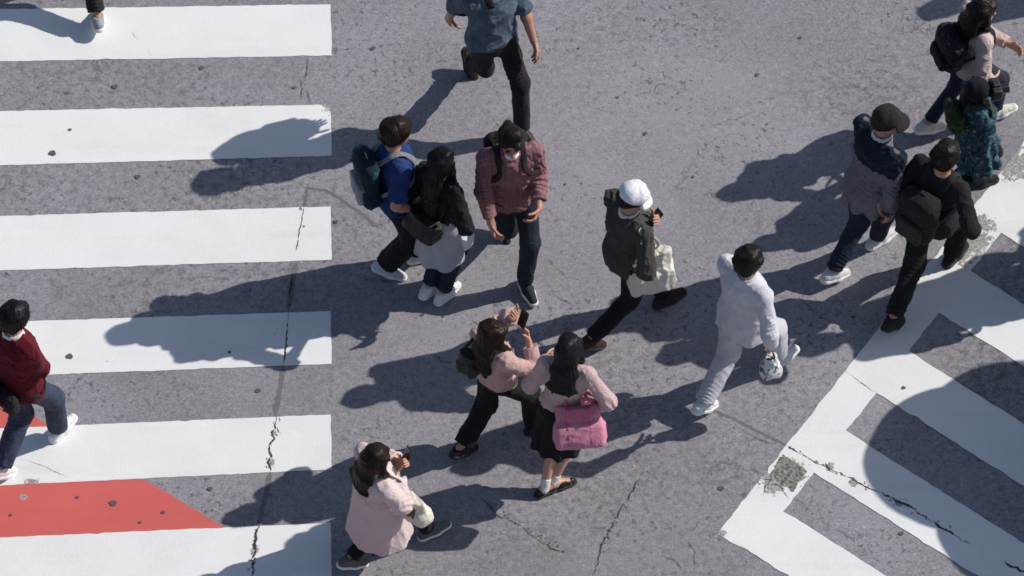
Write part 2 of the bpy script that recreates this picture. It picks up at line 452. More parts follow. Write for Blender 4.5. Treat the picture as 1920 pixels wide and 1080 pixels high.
    # ------------ the body: one continuous surface
    allp = np.array([J[x] for x in J if J[x].shape == (3,) and x[:2] not in ('th', 'hd')] + [hc, pel, nk])
    lo = allp.min(0) - .26; hi = allp.max(0) + .26; lo[2] = -.03
    v = Vol(lo, hi, res)
    tb = k.T
    for i in range(len(tb) - 1): v.ec(tb[i][0], tb[i + 1][0], (tb[i][1] - .006, tb[i][2] - .006), (tb[i + 1][1] - .006, tb[i + 1][2] - .006), rv, .03)
    mus = .9 if fem else 1.0; mb = mus * (0.5 + 0.5 * build) * s
    for side, sg in (('R', 1), ('L', -1)):
        v.cap(nk - u * .015, sh[side], .05 * mb, .05 * mb, .03)
        v.cap(sh[side], J['el' + side], .047 * mb, .039 * mb, .03)
        e, w = J['el' + side], J['wr' + side]; m = e + (w - e) * .3
        v.cap(e, m, .038 * mb, .038 * mb, .02); v.cap(m, w, .038 * mb, .026 * mb, .02)
        hand(v, w, J['hd' + side], J['th' + side], side == 'R', curl, s)
        h_, kn, an = J['hip' + side], J['kn' + side], J['an' + side]
        v.cap(h_, kn, (.07 if legs else .082) * mb, .054 * mb, .04); m = kn + (an - kn) * .32 - fw * 0
        v.cap(kn, m, .052 * mb, .053 * mb, .03); v.cap(m, an, .052 * mb, .035 * mb, .02)
        M = J['ft' + side]; v.cap(an + M @ V3(0, -.02, -.03), an + M @ V3(0, .12, -.055), .032, .026, .03)
    hp = lambda x, y, z: hc + Mh @ V3(x * s, y * s, z * s)
    k.hp = hp
    v.cap(nk - u * .02, hp(0, -.018, -.05), (.05 if fem else .057) * s, .05 * s, .025)
    v.ell(hp(0, -.012, .03), np.array((.073, .093, .086)) * s, Mh, .02)
    v.ell(hp(0, .02, -.03), np.array((.061, .074, .085)) * s, Mh, .02)
    v.ell(hp(0, .055, -.088), np.array((.03, .028, .022)) * s, Mh, .03)
    for sg in (1, -1):
        v.ell(hp(sg * .031, .098, .006), np.array((.017, .013, .011)) * s, Mh, .008, sub=True)
        v.ell(hp(sg * .031, .082, .004), np.array((.014, .012, .012)) * s, Mh, .003)
        v.ell(hp(sg * .073, -.008, -.015), np.array((.011, .02, .031)) * s, Mh, .006)
        v.ell(hp(sg * .033, .088, .024), np.array((.022, .010, .006)) * s, Mh, .008)
    v.cap(hp(0, .09, .008), hp(0, .108, -.03), .009 * s, .014 * s, .01)
    v.ell(hp(0, .09, -.058), np.array((.022, .009, .007)) * s, Mh, .006)
    va, fa = v.surf()
    fc = va[fa].mean(1); ql = ((fc - hc) @ Mh) / s; mi = np.zeros(len(fa), int)
    mi[(np.abs(ql[:, 0]) < .022) & (np.abs(ql[:, 2] + .058) < .007) & (ql[:, 1] > .078)] = 1
    mi[(np.abs(np.abs(ql[:, 0]) - .031) < .012) & (np.abs(ql[:, 2] - .004) < .006) & (ql[:, 1] > .07)] = 2
    mi[(np.abs(np.abs(ql[:, 0]) - .033) < .02) & (np.abs(ql[:, 2] - .026) < .0045) & (ql[:, 1] > .07)] = 2
    lips = plain((tone[0] * .8, tone[1] * .5, tone[2] * .5), .4, .4, name='lips'); eye = plain((.02, .014, .012), .2, .6, name='eye')
    o = mesh_obj('person', va, fa, [skin(tone), lips, eye], None, True, mi)
    o.location = Vector(k.g); o.rotation_euler = (0, 0, a - math.pi / 2)
    tag(o, label, 'person', group or 'people on the crossing'); k.o = o
    # ------------ clothes
    if legs: trousers(k, legs)
    if skirt: skirt_(k, skirt)
    if top: k.top = upper(k, top)
    if over: k.over = upper(k, over)
    if shoes:
        st, mat, sm, th = shoes; ma, mb_ = shoe_mesh(st, mat, sm, th)
        for side in 'RL':
            q = bpy.data.objects.new('shoe', ma); COL.objects.link(q); q.parent = o; q.location = Vector(J['an' + side])
            q.rotation_euler = Matrix(J['ft' + side].tolist()).to_euler()
            q.scale = (s if s > .92 else .93,) * 3
            if mb_ is not None:
                z = bpy.data.objects.new('sole', mb_); COL.objects.link(z); z.parent = q
    if socks:
        for side in 'RL':
            an, kn = J['an' + side], J['kn' + side]; vv = Vol(an - .12, an + .2, .005); d = nrm(kn - an)
            vv.cap(an - d * .03, an + d * socks[1], .041 * mb, .043 * mb, 0, cut=True); x, f = vv.surf(); mesh_obj('sock', folds(x, f, 3, .002), f, socks[0], o)
    if hair: hair_(k, dict(hair, under=bool(hat)))
    if hat: hat_(k, hat)
    if mask:
        vv = Vol(hc - .16, hc + .16, .005); vv.ell(hp(0, .062, mask[1]), np.array((.052, .045, .04)) * s, Mh)
        x, f = vv.surf(); mesh_obj('face_mask', folds(x, f, 3, .003, freq=120), f, mask[0], o)
    return k

def upper(k, sp):
    s = k.s; J = k.J; off = sp.get('off', .014); u, rv = k.u, k.rv; T = k.T; hem = sp.get('hem', .08); fl = sp.get('flare', .01); sl = sp.get('sleeve', 1.95)
    slo = sp.get('slo', .012)
    dn = nrm(-u + V3(0, 0, -1) * (0.6 + 3 * max(hem, 0))) if hem < .2 else V3(0, 0, -1.); E = k.pel + dn * hem
    pts = [J['shR'], J['shL'], J['elR'], J['elL'], J['wrR'], J['wrL'], k.nk, E, k.pel]
    lo = np.min(pts, 0) - .22 - fl; hi = np.max(pts, 0) + .22 + fl; lo[2] = max(lo[2], -.02)
    v = Vol(lo, hi, .0062)
    i0 = 1 if hem > -.05 else 2
    for i in range(i0, len(T) - 1): v.ec(T[i][0], T[i + 1][0], (T[i][1] + off, T[i][2] + off), (T[i + 1][1] + off * .6, T[i + 1][2] + off * .6), rv, .03)
    if hem > 0: v.ec(T[1][0], E, (T[1][1] + off, T[1][2] + off), (T[1][1] + off + fl, T[1][2] + off + fl * 1.3), rv, .04, cut=True)
    v.plane(E, dn)
    mb = s * sp.get('mb', .95)
    for side in 'RL':
        a, e, w = J['sh' + side], J['el' + side], J['wr' + side]
        v.cap(k.nk - u * .02, a, .052 * mb + off * .5, .05 * mb + off * .6, .03)
        f1 = min(sl, 1.0); f2 = sl - 1
        ra = .05 * mb + off * .55; rb = .044 * mb + off * .5 + slo * .45; rc = .032 * mb + off * .4 + slo * .7
        v.cap(a, a + (e - a) * f1, ra, ra + (rb - ra) * f1 + (slo * .6 if f1 < 1 else 0), .03, cut=f1 < 1)
        if f2 > 0: v.cap(e, e + (w - e) * f2, rb, rb + (rc - rb) * f2, .025, cut=True)
    # neck opening
    nb = k.nk + u * .02; v.plane(k.nk + u * .035 * s, nrm(u * 1 - k.fv * .0))
    x, f = v.surf(); A = sp.get('amp', .006)
    js = [(J['elR'], J['wrR'] - J['elR'], .09, A * 1.1, .05), (J['elL'], J['wrL'] - J['elL'], .09, A * 1.1, .05), (T[3][0], u, .16, A * .9, .075),
          (J['shR'] - u * .08, rv + u * .5, .08, A * .8, .055), (J['shL'] - u * .08, -rv + u * .5, .08, A * .8, .055)]
    x = folds(x, f, k.seed + 3, A, js, sp.get('freq', 38), sp.get('squash', (1, 1, .6)))
    if hem > .12:      # hanging cloth falls in soft vertical pleats
        n = vnormals(x, f); th = np.arctan2(x[:, 1] - E[1], x[:, 0] - E[0]); q = np.clip((k.pel[2] + .1 - x[:, 2]) / (hem + .1), 0, 1)
        x = x + n * (q * sp.get('pleat', .012) * np.sin(9 * th + 2 * wavy(x, 6, k.seed)))[:, None]
    o = mesh_obj(sp.get('name', 'shirt'), x, f, sp['mat'], k.o)
    if sp.get('collar'):
        n = 22; c = k.nk + u * .035 * s; r = (.062 if sp.get('neck') is None else sp['neck']) * s; pts = []; nor = []
        for i in range(n):
            a = 2 * math.pi * (i / (n - 1) * .84 + .29); d = rv * math.cos(a) * r + k.fv * math.sin(a) * r; pts.append(c + d * 1.05 + k.fv * (.012 if math.sin(a) > .5 else 0) - u * (.01 * math.sin(a) if math.sin(a) > 0 else 0)); nor.append(d + u * .02)
        q, ff = sweep(pts, .024 * s, .006, nor, 8); mesh_obj('collar', q, ff, sp['collar'], k.o)
    k.v = v; k.goff = off
    if sp.get('yoke'):   # second colour across the shoulders, a shell just outside the jacket
        w = Vol(v.lo, v.lo + v.h * (v.n - 1), v.h); w.d = v.d - .004
        w.plane(k.nk - u * sp['yoke'][1], -u + k.fv * .15); w.plane(k.nk + u * .033 * s, u)
        for side in 'RL':
            a, e = J['sh' + side], J['el' + side]; sg = 1 if side == 'R' else -1
            w.plane(a + rv * sg * .075, rv * sg)
        x, f = w.surf(); x = folds(x, f, k.seed + 3, A, js, sp.get('freq', 38), sp.get('squash', (1, 1, .6))); mesh_obj('yoke', x, f, sp['yoke'][0], o)
    return o

def trousers(k, sp):
    s = k.s; J = k.J; T = k.T; off = sp.get('off', .01); u = k.u; r1, r2, r3 = (x * s for x in sp.get('r', (.09, .072, .06)))
    pts = [J['knR'], J['knL'], J['anR'], J['anL'], k.pel, T[3][0]]
    lo = np.min(pts, 0) - .25; hi = np.max(pts, 0) + .2; lo[2] = max(lo[2], -.02); v = Vol(lo, hi, .0062)
    for i in range(0, 2): v.ec(T[i][0], T[i + 1][0], (T[i][1] + off, T[i][2] + off), (T[i + 1][1] + off, T[i + 1][2] + off), k.rv, .03)
    if sp.get('rise', 0) > .01: v.ec(T[2][0], T[2][0] + u * sp.get('rise', .0), (T[2][1] + off, T[2][2] + off), (T[2][1] + off - .003, T[2][2] + off - .003), k.rv, .02)
    v.plane(T[2][0] + u * sp.get('rise', .0), u)
    fr = sp.get('len', .95)
    for side in 'RL':
        h, kn, an = J['hip' + side], J['kn' + side], J['an' + side]
        v.cap(h, kn, r1, r2, .045); e = kn + (an - kn) * fr; v.cap(kn, e, r2, r3, .03, cut=True)
    x, f = v.surf(); A = sp.get('amp', .006); js = []
    for side in 'RL':
        h, kn, an = J['hip' + side], J['kn' + side], J['an' + side]
        js += [(kn, an - h, .09, A * .9, .06), (an + (kn - an) * .15, an - kn, .07, A * 1.0, .05), (h, an - h, .11, A, .08)]
    x = folds(x, f, k.seed + 9, A * .8, js, 26, (1, 1, .45))
    k.trv = v
    o = mesh_obj('trousers', x, f, sp['mat'], k.o)
    if sp.get('belt'):
        c, rx, ry = T[1]; pts = [c - u * .012 + k.rv * math.cos(t) * (rx + off + .004) + k.fv * math.sin(t) * (ry + off + .004) for t in np.linspace(0, 2 * math.pi, 30)]
        q, ff = sweep(pts, .018, .004, [p - c for p in pts], 8); mesh_obj('belt', q, ff, sp['belt'], o)
    return o

def skirt_(k, sp):
    T = k.T; s = k.s; z1 = sp['z']; r = sp.get('r', .2) * s; c = (k.J['anR'] + k.J['anL']) / 2; E = k.pel * .55 + np.array([c[0], c[1], 0]) * .45; E = V3(E[0], E[1], z1)
    w = T[3][0]; off = .012
    lo = np.minimum(w, E) - .42; hi = np.maximum(w, E) + .42; lo[2] = z1 - .05; v = Vol(lo, hi, .0065)
    v.ec(w, T[1][0], (T[3][1] + off, T[3][2] + off), (T[1][1] + off + .005, T[1][2] + off + .01), k.rv, .03)
    v.ec(T[1][0], E - V3(0, 0, .02), (T[1][1] + off + .005, T[1][2] + off + .01), (r, r * .85), k.rv, .05)
    v.plane(E, (0, 0, -1)); v.plane(w + k.u * .02, k.u)
    x, f = v.surf(); x = folds(x, f, k.seed + 2, .005, [], 30, (1, 1, .3)); n = vnormals(x, f)
    th = np.arctan2(x[:, 1] - E[1], x[:, 0] - E[0]); q = np.clip((k.pel[2] - x[:, 2]) / (k.pel[2] - z1), 0, 1)
    x = x + n * (q * sp.get('pleat', .014) * np.sin(sp.get('n', 11) * th + 1.5 * wavy(x, 5, 8)))[:, None]
    mesh_obj(sp.get('name', 'skirt'), x, f, sp['mat'], k.o)

def hair_(k, sp):
    s = k.s; hp, Mh, hc = k.hp, k.Mh, k.hc; st = sp['style']; t = sp.get('t', .014)
    lo = hc - .2; hi = hc + .2
    if st in ('long', 'bob'): lo[2] -= .36; lo[1] -= .1; lo[0] -= .05; hi[0] += .05
    v = Vol(lo, hi, .0058)
    v.ell(hp(0, -.016, .032 - (.02 if sp.get('under') else 0)), np.array((.074 + t, .094 + t, .087 + t * 1.1 - (.012 if sp.get('under') else 0))) * s, Mh)
    rr = np.random.RandomState(k.seed + 40)
    for i in range(0 if sp.get('under') else 14):   # uneven tufts
        a = rr.uniform(0, 6.28); e = rr.uniform(.1, 1.3); p = hp(.078 * math.cos(a) * math.cos(e), -.016 + .098 * math.sin(a) * math.cos(e), .035 + .092 * math.sin(e))
        v.ell(p, np.array((.026, .03, .017)) * s * rr.uniform(.8, 1.2), Mh, .022)
    if st == 'short':
        v.ell(hp(0, -.06, -.02), np.array((.066 + t * .6, .05, .06)) * s, Mh, .02)
        v.plane(hp(0, -.09, -.068), Mh @ V3(0, .5, -.87), k=.012)
        v.ell(hp(0, .12, -.03), np.array((.082, .085, .098)) * s, Mh, .012, sub=True)
    else:
        bk = -k.fv; base = k.nk
        L = sp.get('len', .22); w = sp.get('w', .085) * s
        p1 = hp(0, -.05, .0); p2 = base + bk * .085 * s + k.u * .045; p3 = base + bk * (.135 * s) - k.u * min(L, .1) ; p4 = base + bk * (.15 * s) - k.u * L
        v.ec(p1, p2, (.088 * s, .062 * s), (w, .05 * s), k.rv, .04); 
        if st == 'long':
            v.ec(p2, p3, (w, .05 * s), (w * 1.05, .036 * s), k.rv, .03); v.ec(p3, p4, (w * 1.05, .036 * s), (w * .6, .02 * s), k.rv, .03)
            rr = np.random.RandomState(k.seed)
            for i in range(7):
                o = k.rv * rr.uniform(-1, 1) * w * .8; v.cap(p3 + o, p4 + o * .9 - k.u * rr.uniform(-.02, .06), .022 * s, .007, .02)
        for sg in (1, -1):
            a0 = hp(sg * .076, .02, .03); a1 = hp(sg * .082, .03, -.06); a2 = base + k.rv * sg * .085 * s + k.fv * sp.get('fr', .05) + k.u * .03
            v.cap(a0, a1, .026 * s, .028 * s, .02); v.cap(a1, a2, .028 * s, .024 * s, .02)
            if st == 'long': v.cap(a2, a2 - k.u * L * .6 + k.fv * .03 + k.rv * sg * .005, .024 * s, .01, .02)
        v.ell(hp(0, .125, -.045), np.array((.06, .075, .105)) * s, Mh, .015, sub=True)
    x, f = v.surf(); q = (x - hc) @ Mh; th = np.arctan2(q[:, 0], q[:, 1]); n = vnormals(x, f)
    d = .0018 * np.sin(30 * th + 6 * wavy(x, 11, k.seed)) + .0012 * np.sin(67 * th + 9 * wavy(x, 8, k.seed + 3)) + .003 * wavy(x, 45, k.seed + 1, (1, 1, .25)) + .0012 * wavy(x, 130, k.seed + 2, (1, 1, .2))
    x = x + n * d[:, None]; mesh_obj('hair', x, f, sp['mat'], k.o)

def lathe(prof, c, M, sx, sy, seg=40, wob=.003, seed=1):
    V = []; F = []; m = len(prof); rr = np.random.RandomState(seed); ph = rr.uniform(0, 6, 6)
    for j in range(seg):
        a = 2 * math.pi * j / seg
        for i, (r, z) in enumerate(prof):
            w = wob * (math.sin(3 * a + ph[0] + z * 30) + .7 * math.sin(7 * a + ph[1] + z * 20)) if r > .01 else 0
            V.append(c + M @ V3((r + w) * math.cos(a) * sx, (r + w) * math.sin(a) * sy, z + w * .7))
    for j in range(seg):
        for i in range(m - 1): F.append((j * m + i, ((j + 1) % seg) * m + i, ((j + 1) % seg) * m + i + 1, j * m + i + 1))
    return np.array(V), F
def hat_(k, sp):
    s = k.s; c = k.hp(0, -.014, 0); M = k.Mh * s; st = sp['style']; mt = sp['mat']
    if st == 'bucket':
        pr = [(0, .142), (.04, .142), (.07, .135), (.082, .12), (.092, .07), (.096, .055), (.118, .035), (.138, .012), (.14, .008), (.136, .006), (.115, .028), (.094, .048), (.085, .06), (0, .12)]
        q, f = lathe(pr, c, M, 1.0, 1.16, wob=.0035); mesh_obj('bucket_hat', q, f, mt, k.o)
    elif st == 'beanie':
        pr = [(0, .137), (.03, .135), (.06, .122), (.082, .095), (.092, .06), (.093, .03), (.096, .028), (.097, .005), (.09, .0), (.085, .02), (0, .1)]
        q, f = lathe(pr, c, M, 1.0, 1.17, wob=.002); mesh_obj('beanie', q, f, mt, k.o)
    else:
        pf = sp.get('puff', 1.0)
        pr = [(0, .132 * pf), (.03 * pf, .13 * pf), (.06 * pf, .117 * pf), (.082 * pf, .092 * pf), (.093 * pf, .058), (.094, .03), (.09, .025), (.084, .05), (.06, .1), (0, .12)]
        q, f = lathe(pr, c, M, 1.0, 1.17, wob=.0025 * pf ** 4); o = mesh_obj('cap', q, f, mt, k.o)
        V = []; F = []; na, nr = 15, 6; ln = sp.get('visor', .075)
        for lay in (0, 1):
            for i in range(na):
                a = rad(-62 + 124 * i / (na - 1))
                for j in range(nr):
                    t = j / (nr - 1); r = .088 + ln * t * math.cos(a * .95)
                    V.append(c + M @ V3(r * math.sin(a), r * math.cos(a) * 1.17, .042 - .028 * t - .022 * (math.sin(a)) ** 2 - .005 * lay))
        m = na * nr
        for i in range(na - 1):
            for j in range(nr - 1):
                b = i * nr + j; F.append((b, b + 1, b + nr + 1, b + nr)); F.append((m + b, m + b + nr, m + b + nr + 1, m + b + 1))
        rim = [i * nr + nr - 1 for i in range(na)]; rim = [j for j in range(nr - 1)] + rim + [(na - 1) * nr + j for j in range(nr - 2, -1, -1)]
        for p, q_ in zip(rim[:-1], rim[1:]): F.append((p, m + p, m + q_, q_))
        mesh_obj('visor', V, F, sp.get('vmat', mt), o)

# ------------------------------------------------------------------ things people carry (top-level: they are held, hung or worn loose)
def carried(name, k, org, x, f, mat, label, cat, group=None):
    org = np.asarray(org, float); o = mesh_obj(name, np.asarray(x) - org, f, mat)
    o.location = Vector(k.g + k.W @ org); o.rotation_euler = (0, 0, rad(k.yaw) - math.pi / 2); o['_o'] = 0; del o['_o']
    tag(o, label, cat, group); return o
def child(name, par, org, x, f, mat): return mesh_obj(name, np.asarray(x) - np.asarray(org), f, mat, par)
def strap_path(k, pts_dirs, off=.01):
    """points round the torso pulled onto the clothes: (t along spine, angle from front in degrees, towards the right)"""
    out = []; nor = []
    for t, a in pts_dirs:
        c = k.pel + k.u * t * .308 * k.s * 1.7; d = k.fv * math.cos(rad(a)) + k.rv * math.sin(rad(a))
        i = max(j for j in range(len(k.T) - 1) if j == 0 or (k.T[j][0] - k.pel) @ k.u <= (c - k.pel) @ k.u); A, B = k.T[i], k.T[min(i + 1, len(k.T) - 1)]
        f = np.clip(((c - A[0]) @ k.u) / (((B[0] - A[0]) @ k.u) + 1e-6), 0, 1); rx = A[1] + (B[1] - A[1]) * f + k.goff; ry = A[2] + (B[2] - A[2]) * f + k.goff; ctr = A[0] + (B[0] - A[0]) * f
        p = ctr + d / math.sqrt((math.cos(rad(a)) / ry) ** 2 + (math.sin(rad(a)) / rx) ** 2) + d * (off + .012); out.append(p); nor.append(d)
    return out, nor
def backpack(k, label, mat, strapmat, w=.15, h=.22, dp=.075, z=.62, trim=None, pocket=True, front=True, sw_=.025, shift=0.0, front_only=False, tilt=0.0):
    u, rv, fv, s = k.u, k.rv, k.fv, k.s
    uu = nrm(u + fv * tilt); ff = np.cross(uu, rv)
    M = np.stack([rv, ff, uu], 1); tl = .308 * 1.7 * s
    c0 = k.pel + u * z * tl; surf_ = k.v.snap(c0 - fv * .4, c0, .0); c = surf_ - ff * (dp + .004) + rv * shift
    v = Vol(c - .38, c + .38, .0068)
    v.box(c, (w, dp, h), M, min(.062, dp * .95)); v.ell(c + uu * h * .55 - ff * .01, (w * .95, dp * 1.02, h * .5), M, .03)
    v.ell(c - uu * h * .45 - ff * dp * .35, (w * .92, dp * .8, h * .5), M, .03)
    x, f = v.surf(); x = folds(x, f, k.seed + 31, .006, [(c, uu, .2, .004, .09)], 30)
    org = c - uu * h
    o = carried('backpack', k, org, x, f, mat, label, 'backpack', 'backpacks worn on the crossing')
    if pocket:
        vp = Vol(c - .38, c + .38, .006); vp.box(c - ff * (dp + .008) - uu * h * .38, (w * .72, .028, h * .42), M, .024)
        x, f = vp.surf(); child('pocket', o, org, folds(x, f, 5, .004), f, mat if trim is None else trim)
        ps = [c - ff * (dp + .006) + uu * h * .42 + rv * w * .8 * q - uu * .1 * q * q for q in np.linspace(-1, 1, 11)]
        ps = [v.snap(p - ff * .08, p + ff * .06, .002) for p in ps]
        x, f = sweep(ps, .006, .004, [-ff] * 11, 6); child('zip', o, org, x, f, trim or strapmat)
    hb = [c + uu * h * .98 + rv * q * .04 + uu * (.03 * (1 - q * q)) for q in np.linspace(-1, 1, 9)]
    x, f = sweep(hb, .008, .006, [ff] * 9, 6); child('carry_loop', o, org, x, f, strapmat)
    for sg in (1, -1):
        ang = [(.92, 180 - sg * 22), (.985, 180 - sg * 55), (1.0, sg * 85), (.975, sg * 50), (.87, sg * 38), (.76, sg * 44), (.66, sg * 60), (.6, sg * 84), (.52, sg * 112)]
        pts, nor = [], []
        if not front: ang = ang[:5]
        for t, a in ang:
            if t > .9:   # over the shoulder: come down from above
                lat = sg * .085 * s * (k.sw / (.17 * s)); along = math.cos(rad(a)) * .085 * s
                top = k.nk + rv * lat + fv * along; p = k.v.snap(top + u * .12, top - u * .2, .008); pts.append(p); nor.append(u + fv * along * 6)
            else:
                p, n_ = strap_path(k, [(t, a)], .009); pts += p; nor += n_
        pts[0] = c + uu * h * .75 + rv * sg * w * .4 + ff * dp * .8
        if front: pts.append(c - uu * h * .55 + rv * sg * w * .75 + ff * dp * .6); nor.append(rv * sg)
        sp_ = smooth_path(pts, 4); nn = []
        for i in range(len(sp_)):
            j = min(i / 4, len(nor) - 1); q = int(j); nn.append(np.asarray(nor[q]) * (1 - j + q) + np.asarray(nor[min(q + 1, len(nor) - 1)]) * (j - q))
        x, f = sweep(sp_, sw_ * s, .006, nn, 8); child('strap', o, org, x, f, strapmat)
    return o
def tote(k, label, name, mat, top_c, w, h, dp, M, anchors, strapmat, amp=.008, flare=1.0, cat='bag', clasp=None, group=None, rd=.03, bands=()):
    """soft bag: top_c is the middle of the mouth, M columns = width, depth, up; anchors = list of strap loops (list of points)"""
    up = M[:, 2]; c = top_c - up * h
    v = Vol(c - max(w, h) * 1.5 - .1, c + max(w, h) * 1.5 + .1, .0062)
    v.ec(c + up * h, c - up * h * .55, (w, dp), (w * flare, dp * 1.5), M[:, 0], .02); v.box(c - up * h * .45, (w * flare, dp * 1.5, h * .55), M, min(rd, dp * 1.4), .04)
    v.plane(top_c - up * .012, up)
    x, f = v.surf(); x = folds(x, f, k.seed + 17, amp, [(c, up, .2, amp * .5, .12)], 26)
    o = carried(name, k, c - up * h, x, f, mat, label, cat, group)
    for a in anchors:
        p = smooth_path(a, 6); x, f = sweep(p, .012, .005, [M[:, 1]] * len(p), 8); child('strap', o, c - up * h, x, f, strapmat)
    for q in bands:
        ps = [v.snap(top_c + M[:, 0] * q * w - up * t * h * 1.9 - M[:, 1] * .3, top_c + M[:, 0] * q * w - up * t * h * 1.9, .001) for t in np.linspace(.05, .93, 10)]
        x, f = sweep(ps, .014, .004, [-M[:, 1]] * 10, 8); child('band', o, c - up * h, x, f, strapmat)
    if clasp:
        vv = Vol(c - .3, c + .3, .005); vv.box(top_c - up * clasp[1] + M[:, 1] * dp * clasp[2], (w * .6, .02, .05), M, .015); x, f = vv.surf(); child('flap', o, c - up * h, x, f, clasp[0])
    return o
def phone(k, c, M, label):
    v = Vol(np.asarray(c) - .12, np.asarray(c) + .12, .0035); v.box(c, (.037, .0055, .075), M, .004); x, f = v.surf()
    o = carried('phone', k, c, x, f, plain((.02, .02, .022), .25, .5), label, 'phone', None)
    vv = Vol(np.asarray(c) - .12, np.asarray(c) + .12, .004); vv.box(np.asarray(c) + M[:, 1] * .0055, (.033, .003, .069), M, .002); x, f = vv.surf()
    child('screen', o, c, x, f, plain((.03, .035, .045), .08, .6, name='screen_glass')); return o
# ------------------------------------------------------------------ light, sky, camera
SUNV = nrm(V3(1.205, .383, 1.0))
sd = bpy.data.lights.new('sun', 'SUN'); sd.energy = 4.4; sd.angle = rad(0.53); sd.color = (1.0, .955, .89)
so = bpy.data.objects.new('sun', sd); COL.objects.link(so); so.location = (20, 8, 30); so.rotation_euler = Vector(SUNV).to_track_quat('Z', 'Y').to_euler()
wd = bpy.data.worlds.new('World'); SC.world = wd; wd.use_nodes = True; nt = wd.node_tree
sk = nt.nodes.new('ShaderNodeTexSky'); sk.sky_type = 'NISHITA'; sk.sun_disc = False
sk.sun_elevation = math.asin(SUNV[2]); sk.sun_rotation = math.atan2(SUNV[0], SUNV[1])
nt.nodes['Background'].inputs[1].default_value = 0.088; nt.links.new(sk.outputs[0], nt.nodes['Background'].inputs[0])
cd = bpy.data.cameras.new('camera'); co_ = bpy.data.objects.new('camera', cd); COL.objects.link(co_)
co_.location = Vector(CAM); co_.rotation_euler = (math.pi / 2 - PITCH, 0, 0); cd.sensor_width = 36; cd.lens = 36 * FP / 1920; cd.clip_end = 3000; cd.clip_start = 1
SC.camera = co_
SC.view_settings.view_transform = 'Standard'; SC.view_settings.look = 'None'; SC.view_settings.gamma = 1; SC.view_settings.exposure = 0.0
SC.cycles.filter_width = 1.6

